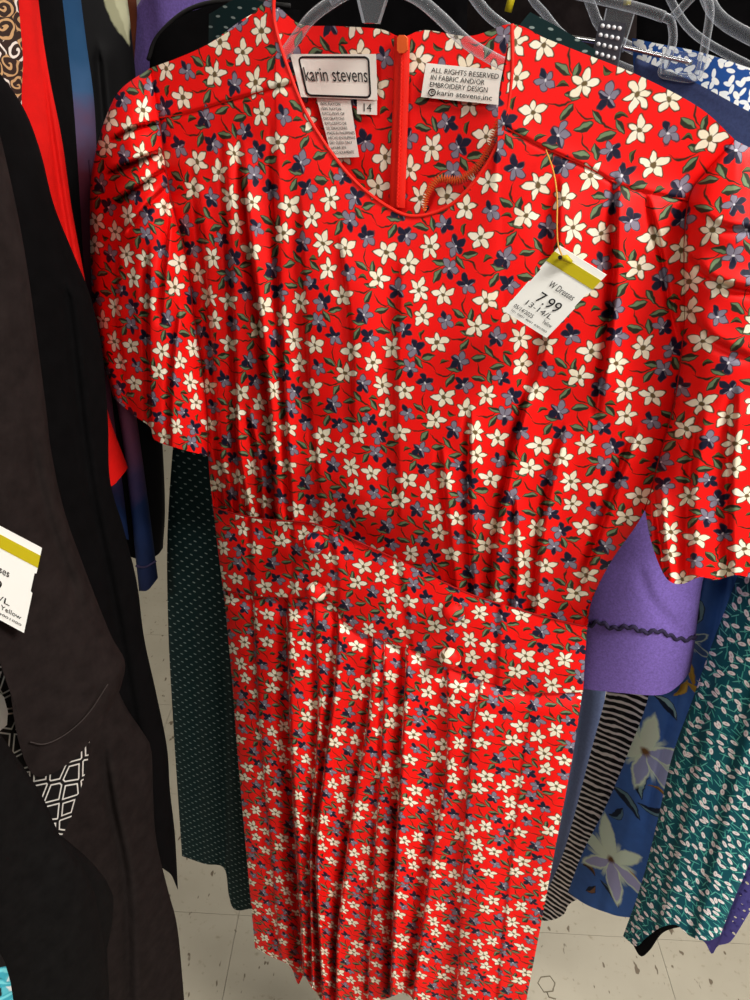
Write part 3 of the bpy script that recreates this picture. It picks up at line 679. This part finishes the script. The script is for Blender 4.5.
# ------------------------------------------------------------------ price tags
def price_tag(plane, q, off, label, lines, loop, notch=True):
    t = thing('price_tag', base_of(plane.p3(np.array([x for x, y in q], float), np.array([y for x, y in q], float))), label, 'price tag')
    ol = [(0, 0), (1, 0), (1, .30), (.975, .31), (.975, .52), (1, .53), (1, 1), (0, 1), (0, .55), (.025, .54), (.025, .36), (0, .35)]
    p = bil(q, np.array([o[0] for o in ol]), np.array([o[1] for o in ol]))
    card = prism('card', plane, p, off, .0009, M['tag'], t)
    st = bil(q, np.array([0, 1, 1, 0]), np.array([.09, .09, .235, .235])); prism('yellow_stripe', plane, st, off+.0004, .0004, M['yellow'], t)
    for nm, l in lines: write(nm, q, [l], lambda pp_: plane.p3(pp_[:, 0], pp_[:, 1], off+.0006+np.zeros(len(pp_))), t)
    return t
TQ = [(559.5, 245.5), (606.6, 275), (546.6, 338), (503, 310.5)]
OFFT = .062
TP = DP.shift(0)
pt = price_tag(TP, TQ, OFFT, 'white price tag reading 7.99 hanging on the red dress', [
    ('category_text', ('W Dresses', .33, .395, .86, .475)), ('price_text', ('7.99', .33, .565, .80, .70)), ('size_text', ('13-14/L', .24, .735, .80, .80)),
    ('date_text', ('05/14/2025', .10, .85, .52, .90)), ('color_text', ('Yellow', .72, .83, .92, .88)), ('code_text', ('101 0001 4001 4001000', .12, .93, .92, .955))], None)
pxtube('string', DP, [(546, 150), (553, 170), (557, 195), (557, 225), (558, 244), (562, 256)], [.030, .044, .056, .062, .064, .0665], .0005, M['string'], pt, 6)
kn = DP.p3(np.array([560., 566, 571]), np.array([258., 258, 262]), np.array([.064, .0675, .0645]))
tube('tag_loop', kn, [.0016, .0022, .0014], M['yellow'], pt, 8)
hl = [(560+2.2*math.cos(t), 257.5+2.2*math.sin(t)) for t in np.linspace(0, 6.28, 11)[:-1]]
prism('punch_hole', DP, hl, OFFT+.0062, .0005, M['ink'], pt)

# ------------------------------------------------------------------ hangers
def hanger(plane, tab, left, right, off, label, hook=None, size_ring=None, r=.0045):
    c = plane.p3(np.array([tab[0]*1.]), np.array([tab[1]*1.]), np.array([off]))[0]
    t = thing('clear_hanger', c, label, 'hanger', 'clear plastic hangers')
    for arm in (left, right):
        if arm: pxtube('arm', plane, arm, off, r, M['clear'], t, 10, .7)
    # flat stem and steel hook over the rail
    w_ = .018; U, Z = plane.u, np.array([0, 0, 1.])
    prof = [(-w_, .04), (-.012, .005), (-.006, -.012), (.006, -.012), (.012, .005), (w_, .04), (.008, .055), (-.008, .055)]
    A = [c+U*x+Z*z+plane.n*.003 for x, z in prof]; B = [p-plane.n*.006 for p in A]; n = len(A)
    mk('stem', np.vstack([A, B]), [tuple(range(n))[::-1], tuple(range(n, 2*n))]+[(i, (i+1) % n, n+(i+1) % n, n+i) for i in range(n)], M['clear'], t, shade=False)
    top = np.array([c[0], RY, RZ]); pts = [c+Z*.05]
    for k in np.linspace(0, 1, 6)[1:]: pts.append((c+Z*.05)*(1-k)+(top+np.array([0, .020, -.012]))*k)
    for t_a in np.linspace(0, math.pi*1.1, 9)[1:]: pts.append(top+np.array([0, .0195*math.cos(t_a), .0005+.0195*math.sin(t_a)-.002]))
    tube('hook', pts, .0016, M['metal'], t, 8)
    if size_ring:
        pr = plane.p3(np.array([p[0]*1. for p in size_ring]), np.array([p[1]*1. for p in size_ring]), np.array([off+.004]*2))
        tube('size_marker', pr, .0042, M['yellow'], t, 8)
    return t
hanger(DP, (372, 4), [(362, -14), (338, -2), (312, 17), (296, 38), (284, 54), (262, 75), (236, 92)], [(384, -14), (415, -3), (440, 17), (465, 41), (490, 57), (515, 69), (560, 88), (600, 104)], -.030, 'clear plastic hanger showing in the neck of the red dress')

# ------------------------------------------------------------------ garments behind the dress
GP = Plane(300, 600, .77, 18)
def cloth(name, plane, T, B, L, R, mat, label, cat, bulge=.02, fl=(), nx=60, ny=90, wamp=.003, wx=18, parent=None, group=None, seed=1, edge=.5, partname=None):
    f = lambda X, Y, a, s: bulge*dome(a, edge)+folds(X, Y, fl, 5.0)+wob(X, Y, wx, 140, wamp, seed)
    bk = lambda X, Y, a, s: -bulge*dome(a, edge)+wob(X, Y, wx, 140, wamp, seed)
    o = sheet(partname or name, plane, T, B, L, R, nx, ny, f, mat, parent, bk)
    if parent is None: tag(o, label, cat, group)
    return o
cloth('green_dress', GP, [[(209, 14), (240, -2), (272, 4)], [(272, 4), (310, 70), (400, 110), (480, 70), (530, 12)], [(530, 12), (560, 28), (596, 50)]],
      [(182, 856), (205, 864), (224, 868), (229, 896), (236, 910), (262, 908), (330, 912), (420, 918), (500, 915)],
      [(209, 14), (207, 120), (200, 260), (178, 400), (168, 520), (168, 620), (173, 720), (182, 856)], [(596, 50), (560, 200), (545, 420), (545, 600), (520, 760), (500, 915)],
      M['dots'], 'dark green dress with small pale dashes behind the red dress', 'dress', .03, [([(226, 640), (228, 760), (226, 868)], .012, 16, 8, 0, 1), ([(195, 500), (200, 700), (205, 860)], .005, 12, 10, 0, 1)], 90, 130, .002, 20)
hanger(GP, (430, -40), [(424, -50), (380, -30), (330, 0)], [(440, -48), (466, -14), (484, 10), (500, 24), (520, 36), (560, 56)], 0.0, 'clear plastic hanger carrying the dark green dress')
PP = Plane(300, 300, .89, 18); PS = Plane(640, 600, .68, 18)
sw = thing('purple_sweatshirt', PP.p3(np.array([350.]), np.array([640.]))[0], 'purple sweatshirt with a raw serged cuff behind the red dress', 'sweatshirt')
cloth('body', PP, [(132, 40), (150, -12), (215, -30), (262, 10), (300, 90), (400, 130), (500, 130), (590, 130)], [(230, 640), (400, 655), (560, 650)], [(132, 40), (129, 70), (180, 260), (215, 450), (230, 640)], [(590, 130), (585, 250), (570, 420), (560, 650)],
      M['purple'], '', '', .03, [([(152, 0), (158, 40), (150, 90)], .004, 12, 6, 1, 0)], 70, 80, .003, 24, sw)
sl = cloth('sleeve', PS, [(610, 160), (690, 200)], [(574, 688), (622, 693), (660, 695), (678, 686), (690, 672)], [(610, 160), (600, 300), (585, 560), (574, 688)], [(690, 200), (720, 300), (716, 520), (702, 585), (695, 642), (690, 672)],
      M['purple'], '', '', .028, [([(640, 560), (655, 600), (690, 635)], .0015, 14, 10, 0, 0)], 50, 120, .0015, 16, sw)
cs = [(579, 624), (590, 625), (600, 622), (612, 628), (630, 627), (645, 632), (660, 631), (676, 638), (690, 639), (696, 635)]
csr = resample(cs, 60); aa = np.clip((csr[:, 0]-580)/(699-580), 0, 1); oo = .028*dome(aa, .5)+wob(csr[:, 0], csr[:, 1], 16, 140, .0015, 1)
tube('cuff_serging', PS.p3(csr[:, 0], csr[:, 1]+1.6*np.sin(np.arange(61)*1.3), oo+.001), .0024, M['thread'], sl, 6)
KP = Plane(200, 30, .87, 18)
cloth('black_jacket', KP, [(150, 52), (162, 32), (190, 12), (230, 3), (300, 10)], [(170, 300), (300, 300)], [(150, 52), (150, 150), (170, 300)], [(300, 10), (300, 150), (300, 300)], M['black'], 'black jacket with rounded shoulder between purple and green garments', 'jacket', .008, nx=40, ny=40, wamp=.0005)
tube('piping', KP.p3(*np.array(catmull([(148, 60), (158, 36), (188, 10), (228, 1), (290, 6)], 8)).T, np.full(33, .004)), .0022, M['ink'], bpy.data.objects['black_jacket'], 8)

# ------------------------------------------------------------------ garments on the right
YR = 48
def at_distance(D, yaw):
    q = Plane(375, 500, 1, yaw); q.O = CAM-q.n*D; return q
P_SL, P_ST, P_FL, P_TE, P_LA, P_BK = [at_distance(D_, YR) for D_ in (.905, .855, .80, .70, .745, .765)]
cloth('slate_trousers', P_SL, [(490, 130), (550, 120), (612, 130)], [(470, 900), (520, 905), (545, 903), (563, 892)], [(490, 130), (480, 520), (475, 720), (470, 900)], [(612, 130), (614, 400), (612, 600), (606, 690), (594, 755), (572, 850), (563, 892)], M['slate'], 'slate blue trouser leg hanging beside the red skirt', 'trousers', .015, [([(590, 690), (575, 780), (548, 900)], .004, 12, 8, 1, 1)], 40, 60)
cloth('striped_dress', P_ST, [(626, 112), (660, 105), (700, 130)], [(537, 921), (552, 920), (564, 914), (576, 900), (640, 880)], [(626, 112), (622, 300), (618, 500), (613, 640), (607, 690), (590, 755), (566, 845), (548, 890), (537, 921)], [(700, 130), (700, 520), (690, 640), (660, 780), (640, 880)], M['stripe'], 'black and white striped knit dress beside the slate trousers', 'dress', .02, [([(625, 690), (600, 790), (560, 915)], .004, 10, 10, 1, 1)], 60, 90, .002, 14)
LEAFC, DK, GOLD = (60, 90, 110), (14, 26, 48), (170, 135, 70)
FB = big_floral(P_FL, [(645, 752, .078, .5, (205, 215, 195), (150, 155, 195), (110, 75, 40)), (611, 860, .074, 1.2, (205, 220, 200), (160, 160, 200), (95, 60, 30)), (688, 640, .03, .2, (120, 150, 160), (70, 95, 140), (30, 40, 60)), (720, 700, .03, .2, (120, 150, 160), (70, 95, 140), (30, 40, 60))],
    [(628, 800, .030, .4, .32, .3, (90, 120, 130), DK), (640, 785, .022, 1.6, .32, -.4, (120, 150, 150), DK), (655, 812, .026, 2.6, .28, .3, (100, 130, 140), DK), (618, 815, .018, 2.1, .4, .3, (80, 110, 130), DK), (660, 790, .016, .2, .2, .6, GOLD, (120, 80, 40)), (634, 878, .014, 1.1, .4, .6, GOLD, (150, 110, 50)), (590, 868, .013, .1, .5, .5, (110, 75, 45), (60, 40, 30)), (612, 893, .024, .5, .3, .3, (90, 110, 120), DK), (592, 890, .016, 2.0, .35, .2, (120, 85, 60), DK),
     (690, 670, .022, .9, .22, .3, (200, 160, 60), (180, 140, 50)), (683, 690, .018, 1.9, .22, .2, (200, 160, 60), (180, 140, 50)), (697, 690, .018, 0.1, .22, .2, (200, 160, 60), (180, 140, 50)), (668, 705, .022, .4, .35, .3, (130, 160, 165), DK), (700, 610, .02, 1.2, .35, .3, (110, 140, 150), DK)], 'blue_lily_print', (62, 104, 178))
cloth('blue_floral_dress', P_FL, [(655, 112), (695, 108), (735, 140)], [(568, 892), (585, 904), (605, 912), (625, 917), (670, 918), (720, 905)], [(655, 112), (660, 300), (664, 480), (662, 600), (650, 690), (630, 748), (606, 806), (583, 852), (568, 892)], [(735, 140), (750, 400), (772, 600), (750, 780), (720, 905)], FB, 'blue dress printed with large pale lilies beside the striped dress', 'dress', .022,
      [([(706, 580), (690, 660), (665, 760), (640, 860)], .008, 14, 7, 1, 0), ([(728, 580), (712, 650), (690, 740)], .007, 12, 6, 1, 0), ([(640, 760), (615, 850), (600, 910)], .004, 12, 9, 0, 1)], 80, 110, .002, 18)
cloth('black_lining_skirt', P_BK, [(815, 110), (880, 80), (960, 110)], [(630, 938), (640, 956), (650, 950), (664, 932), (690, 925)], [(815, 110), (778, 440), (744, 600), (704, 720), (664, 840), (630, 938)], [(960, 110), (880, 440), (790, 700), (740, 830), (690, 925)], M['black'], 'black skirt hem showing under the teal dress', 'skirt', .01, nx=30, ny=40)
cloth('teal_dress', P_TE, [(812, 90), (880, 60), (985, 90)], [(623, 936), (636, 946), (646, 938), (660, 928), (676, 925), (690, 936), (706, 941), (720, 936)], [(812, 90), (790, 260), (766, 440), (748, 540), (735, 583), (708, 655), (692, 701), (672, 757), (657, 823), (641, 885), (623, 936)], [(985, 90), (950, 340), (870, 600), (800, 740), (750, 862), (736, 895), (720, 936)],
      M['teal'], 'dark teal dress scattered with small white petals', 'dress', .026, [([(720, 640), (695, 760), (655, 930)], .006, 20, 9, 0, 1), ([(770, 620), (735, 760), (692, 935)], .006, 18, 9, 0, 1)], 90, 120, .002, 22, edge=.45)
cloth('violet_lace_blouse', P_LA, [(815, 110), (900, 80), (990, 110)], [(700, 938), (706, 944), (712, 954), (718, 946), (730, 942), (740, 928), (752, 908), (770, 890)], [(815, 110), (795, 420), (764, 740), (728, 860), (700, 938)], [(990, 110), (950, 420), (880, 740), (830, 820), (770, 890)], M['lace'], 'violet eyelet lace top hem behind the teal dress', 'top', .008, nx=50, ny=60)
# navy denim skirt on a clip hanger, blue and white printed top behind it
NP = Plane(690, 90, .70, 25)
cloth('denim_skirt', NP, [(640, 60), (690, 80), (750, 112), (800, 135)], [(640, 520), (720, 540), (800, 540)], [(640, 60), (634, 80), (640, 300), (640, 520)], [(800, 135), (806, 300), (800, 540)], M['navy'], 'navy denim skirt clipped to a clear hanger', 'skirt', .012, [([(640, 78), (690, 98), (750, 130), (800, 152)], -.003, 3, 3, 1, 1)], 60, 70, .001)
WP = Plane(690, 70, .765, 25)
cloth('ditsy_blouse', WP, [(632, 38), (660, 44), (700, 52), (750, 68), (775, 76)], [(640, 420), (720, 420), (775, 420)], [(632, 38), (640, 200), (640, 420)], [(775, 76), (775, 250), (775, 420)], M['ditsy'], 'blue blouse with white flower print behind the denim skirt', 'blouse', .014, [], 60, 60, .002)
ch = thing('clip_hanger', NP.p3(np.array([690.]), np.array([75.]))[0], 'clear clip hanger with a studded steel clip above the denim skirt', 'hanger')
pxtube('bar', NP, [(490, -30), (560, -10), (600, -1), (640, 9), (664, 17)], .012, .0042, M['clear'], ch, 10, .6)
pxtube('end_loop', NP, [(664, 17), (671, 22), (673, 40), (668, 58), (662, 72), (672, 76), (692, 78), (700, 70), (706, 40), (710, 12), (706, -4), (698, -8), (672, 18)], .012, .0034, M['clear'], ch, 10, .8)
pxtube('wire', NP, [(560, 36), (600, 42), (640, 51), (692, 63)], .014, .0018, M['metal'], ch, 8)
def plate(nm, poly, off, th, mat, par): return prism(nm, NP, poly, off, th, mat, par)
cp = plate('clip', [(600, 20), (625, 23), (617, 66), (591, 58)], .024, .006, M['clip'], ch)
q_ = [(600, 20), (625, 23), (617, 66), (591, 58)]
for i in range(4):
    for j in range(4):
        c2 = bil(q_, np.array([.16+.225*i]), np.array([.14+.235*j]))[0]
        P0 = NP.p3(np.array([c2[0]]), np.array([c2[1]]), np.array([.024]))[0]
        tube('stud', [P0-NP.n*.0005, P0+NP.n*.0012], .0016, M['stud'], cp, 8)
plate('clip_back', [(606, 8), (634, 13), (622, 52), (598, 46)], .016, .005, M['clear'], ch)
plate('slide', [(662, 48), (702, 55), (698, 80), (660, 74)], .020, .008, M['clear'], ch)
# further clear hangers and dark coats at the top right
HP = [Plane(560, 20, .98, 40), Plane(600, 15, 1.05, 40), Plane(720, 20, .92, 40), Plane(690, 10, 1.0, 40)]
hanger(HP[0], (500, -70), [(494, -80), (440, -50), (380, -20)], [(508, -78), (528, -10), (545, 14), (562, 34), (590, 52), (640, 74)], 0, 'clear plastic hanger with yellow size marker behind the green dress', size_ring=[(513, -8), (508, 12)])
hanger(HP[1], (570, -70), [(564, -80), (520, -50), (470, -20)], [(576, -78), (584, -20), (592, 8), (604, 30), (640, 52), (700, 72)], 0, 'clear plastic hanger curving behind the studded steel clip', size_ring=[(629, -14), (627, 5)], r=.006)
hanger(HP[2], (690, -90), [(684, -100), (620, -70), (560, -40)], [(696, -98), (700, -30), (708, 0), (722, 20), (752, 38), (800, 60)], 0, 'thick clear plastic hanger over the blue and white blouse', r=.007)
hanger(HP[3], (640, -90), [(634, -100), (580, -70), (540, -40)], [(646, -98), (660, -30), (676, 10), (700, 38), (750, 66), (800, 90)], 0, 'clear plastic hanger behind the clip hanger loop')
CP = [Plane(560, 60, 1.22, 40), Plane(680, 60, 1.19, 40), Plane(430, 60, 1.20, 40)]
for k, (pl_, x0, x1, lab) in enumerate(((CP[2], 225, 470, 'black coat hanging behind the neck of the red dress'), (CP[0], 430, 640, 'black coat hanging behind the clear hangers'), (CP[1], 590, 840, 'black coat hanging behind the blue and white blouse'))):
    cloth('black_coat', pl_, [(x0, -60), ((x0+x1)/2, -90), (x1, -60)], [(x0+20, 440), (x1-20, 450)], [(x0, -60), (x0+10, 200), (x0+20, 440)], [(x1, -60), (x1-10, 200), (x1-20, 450)], M['black'] if k != 1 else M['charcoal'], lab, 'coat', .02, [], 40, 40, .004)

# ------------------------------------------------------------------ garments on the left
YL = -48
Q = {k: at_distance(D_, YL) for k, D_ in dict(scarf=.375, knit=.412, knit2=.437, char=.478, maze=.520, body=.560, black=.600, swirl=.635, red=.675, black2=.712, tie=.748, black3=.792, brown=.835).items()}
def left(name, key, right, hem, top, mat, label, cat, wpx=(-160, -160), **kw):
    L_ = [(top[0], right[0][1]-10), ((top[0]+hem[0][0])/2, (right[0][1]+hem[0][1])/2), hem[0]]
    return cloth(name, Q[key], [(top[0], right[0][1]-10), ((top[0]+right[0][0])/2, right[0][1]-20), right[0]], hem, L_, right, mat, label, cat, **kw)
left('brown_coat', 'brown', [(132, -30), (137, 8), (135, 50), (132, 90)], [(60, 140), (110, 130), (132, 90)], (60, 0), M['brown'], 'rust brown coat edge beside the purple sweatshirt', 'coat', bulge=.012, nx=30, ny=40)
LEAF = big_floral(Q['black3'], [], [(116, 2, .036, 1.25, .34, .05, (176, 174, 142), (150, 148, 118))], 'black_leaf_print', (8, 7, 8))
left('leaf_print_dress', 'black3', [(122, -40), (130, 20), (136, 80), (150, 240), (160, 400), (165, 500), (163, 548)], [(40, 540), (100, 545), (140, 560), (156, 556), (163, 548)], (20, 0), LEAF, 'black dress with one pale leaf print behind the tie-dye top', 'dress', bulge=.02, fl=[([(100, 60), (112, 200), (130, 400)], .006, 12, 7, 1, 1)], nx=60, ny=90)
zt = lambda px, py: float(Q['tie'].uv(px, py)[1])
TIE = ramp_print('tie_dye', [(zt(80, -40), (26, 58, 96)), (zt(85, 40), (34, 72, 108)), (zt(92, 90), (56, 88, 126)), (zt(92, 130), (92, 72, 100)), (zt(90, 165), (98, 36, 52)), (zt(90, 300), (70, 34, 50)), (zt(120, 430), (130, 70, 96)), (zt(128, 470), (100, 72, 112)), (zt(135, 505), (36, 56, 104)), (zt(145, 560), (22, 34, 66)), (zt(150, 592), (18, 24, 48))])
tie = thing('tie_dye_tunic', Q['tie'].p3(np.array([140.]), np.array([592.]))[0], 'blue and maroon tie-dye top hanging beside the red dress sleeve', 'top')
def left_sheet(nm, key, T, B, L, R, mat, par, **kw): return cloth(nm, Q[key], T, B, L, R, mat, '', '', parent=par, **kw)
left_sheet('body', 'tie', [(-20, -60), (40, -70), (76, -40)], [(40, 520), (100, 530), (129, 540)], [(-20, -60), (20, 240), (40, 520)], [(76, -40), (86, 40), (94, 100), (97, 165), (100, 280), (112, 400), (122, 480), (129, 540)], TIE, tie, bulge=.016, nx=40, ny=70)
slv = left_sheet('sleeve', 'tie', [(86, 160), (98, 160)], [(139, 591), (148, 590), (158, 578)], [(86, 160), (104, 330), (124, 450), (139, 591)], [(98, 160), (124, 330), (144, 470), (158, 578)], TIE, tie, bulge=.014, nx=24, ny=70)
pxtube('cuff_seam', Q['tie'], [(136, 566), (145, 567), (156, 561)], .015, .0014, M['thread'], slv, 6)
left('black_cardigan', 'black2', [(58, -40), (67, 40), (74, 110), (80, 200), (86, 300), (98, 420), (108, 520)], [(0, 540), (60, 545), (108, 520)], (-60, 0), M['black'], 'black cardigan between the plain red top and the tie-dye top', 'cardigan', bulge=.014, nx=40, ny=60)
left('red_tunic', 'red', [(34, -40), (42, 30), (50, 80), (62, 140), (72, 210), (85, 280), (105, 400), (128, 468)], [(30, 500), (80, 498), (110, 487), (120, 478), (128, 468)], (-80, 0), M['redplain'], 'plain red top hanging next to the brown scroll print', 'top', bulge=.018, fl=[([(38, 0), (46, 80), (60, 180), (78, 290)], .007, 10, 6, 1, 1)], nx=60, ny=80, wamp=.001)
left('scroll_print_blouse', 'swirl', [(16, -40), (20, 20), (23, 60), (22, 110), (30, 200)], [(-80, 300), (-20, 300), (30, 200)], (-120, 0), M['swirl'], 'brown blouse with cream scroll print beside the plain red top', 'blouse', bulge=.014, nx=50, ny=50)
left('black_dress', 'black', [(-10, 60), (22, 105), (40, 150), (54, 205), (74, 255), (90, 295), (102, 350), (108, 420), (110, 480), (124, 530), (137, 583), (144, 637), (156, 692), (167, 747), (170, 790), (175, 835), (178, 890)], [(60, 1040), (110, 1000), (150, 880), (168, 872), (178, 890)], (-120, 0), M['black'], 'long black dress between the charcoal shirt and the red top', 'dress', bulge=.02,
     fl=[([(70, 300), (92, 480), (120, 620), (150, 800)], .006, 14, 8, 1, 1)], nx=70, ny=130)
MZ = Q['maze']
cloth('link_print_blouse', MZ, [(-200, 80), (-130, 60), (-60, 90)], [(-50, 840), (20, 850), (52, 842), (60, 838), (72, 815), (86, 770), (90, 740)], [(-200, 80), (-100, 500), (-60, 700), (-50, 840)], [(-60, 90), (8, 350), (60, 560), (93, 680), (90, 740)], M['maze'], 'black blouse with white link print under the charcoal sleeve', 'blouse', .008, nx=50, ny=60, wamp=.001)
cs_ = thing('charcoal_shirt', Q['char'].p3(np.array([100.]), np.array([1060.]))[0], 'charcoal short-sleeved shirt dress with a wide drooping sleeve', 'shirt')
CB = Q['body']
cloth('body', CB, [(-190, 60), (-120, 40), (-40, 70)], [(40, 1080), (120, 1090), (190, 1080)], [(-190, 60), (-90, 360), (0, 640), (20, 860), (40, 1080)], [(-40, 70), (12, 300), (70, 560), (118, 690), (140, 728), (151, 748), (153, 790), (156, 838), (168, 890), (177, 925), (183, 985), (190, 1080)], M['charcoal'], '', '', .016,
      [([(102, 725), (112, 800), (128, 880), (132, 1000)], .010, 16, 8, 0, 1), ([(150, 748), (128, 738), (106, 722)], .006, 7, 4, 1, 0)], 60, 110, .002, 18, cs_)
cloth('sleeve', Q['char'], [(-150, 90), (-80, 60), (-15, 80)], [(-30, 600), (3, 640), (9, 684), (17, 735), (28, 768), (40, 777), (59, 770), (83, 750), (103, 721), (120, 690)], [(-150, 90), (-130, 360), (-30, 600)], [(-15, 80), (6, 160), (26, 260), (45, 400), (51, 450), (64, 510), (84, 567), (110, 633), (125, 662), (120, 690)], M['charcoal'], '', '', .03,
      [([(30, 420), (52, 520), (90, 620)], .004, 16, 10, 0, 0)], 80, 120, .0025, 26, cs_)
KN = Q['knit']
cloth('black_knit_sweater', KN, [(-250, 60), (-200, 40), (-140, 80)], [(-60, 1100), (60, 1110), (115, 1090)], [(-250, 60), (-170, 500), (-100, 860), (-60, 1100)], [(-140, 80), (-90, 420), (-25, 690), (0, 733), (40, 792), (60, 836), (82, 866), (94, 892), (103, 940), (107, 985), (115, 1090)], M['knit'], 'plain black knit top in front of the link print blouse', 'top', .014, nx=50, ny=80)
K2 = Q['knit2']
cloth('black_knit_cardigan', K2, [(-240, 70), (-190, 50), (-140, 90)], [(0, 1090), (110, 1090)], [(-240, 70), (-130, 560), (-40, 860), (0, 1090)], [(-140, 90), (-80, 480), (-20, 730), (30, 805), (52, 828), (74, 846), (97, 868), (113, 894), (112, 925), (107, 950), (109, 990), (110, 1090)], M['knit'], 'black knit cardigan edge beside the charcoal shirt body', 'cardigan', .010, nx=40, ny=60)
T2 = Q['scarf']
TL2 = big_floral(T2, [], [(3, 972, .022, 1.0, .2, .3, (120, 215, 225), (60, 170, 190)), (8, 990, .02, 1.6, .2, -.3, (225, 235, 235), (90, 190, 205)), (-6, 985, .02, .6, .2, .3, (120, 215, 225), (60, 170, 190)), (2, 1000, .02, .2, .2, .3, (120, 215, 225), (60, 170, 190))], 'black_teal_print', (14, 16, 18))
cloth('teal_print_scarf', T2, [(-220, 300), (-190, 290), (-160, 310)], [(-80, 1080), (24, 1080)], [(-220, 300), (-130, 760), (-90, 960), (-80, 1080)], [(-160, 310), (-70, 760), (-10, 930), (3, 958), (11, 985), (24, 1080)], TL2, 'black scarf with turquoise print at the foot of the knit top', 'scarf', .006, nx=30, ny=40, wamp=.0005)
# price tag on the charcoal sleeve
CQ = [(-34, 508), (42, 548), (24, 633), (-52, 592)]
price_tag(Q['char'], CQ, .040, 'white price tag with yellow stripe on the charcoal sleeve', [('category_text', ('W Dresses', .18, .42, .68, .50)), ('price_text', ('7.99', .24, .58, .62, .69)), ('size_text', ('13-14/L', .24, .735, .76, .80)), ('color_text', ('Yellow', .66, .83, .93, .88)), ('code_text', ('101 0001 4001 4001000', .12, .92, .95, .945))], None)

st = resample([(30, 742), (45, 744), (66, 734), (88, 714), (108, 684)], 40); sa = np.clip((st[:, 0]-20)/100, 0, 1)
pxtube('hem_stitching', Q['char'], [tuple(p) for p in st], .0305, .0005, plain('charcoal_thread', (56, 48, 46), .9), bpy.data.objects['sleeve.003'] if 'sleeve.003' in bpy.data.objects else cs_, 5, sub=1)

prism('swing_tag', Q['maze'], [(-25, 700), (-2, 691), (4, 697), (8, 712), (7, 725), (0, 731), (-25, 738)], .014, .003, M['tag'], bpy.data.objects['link_print_blouse'])
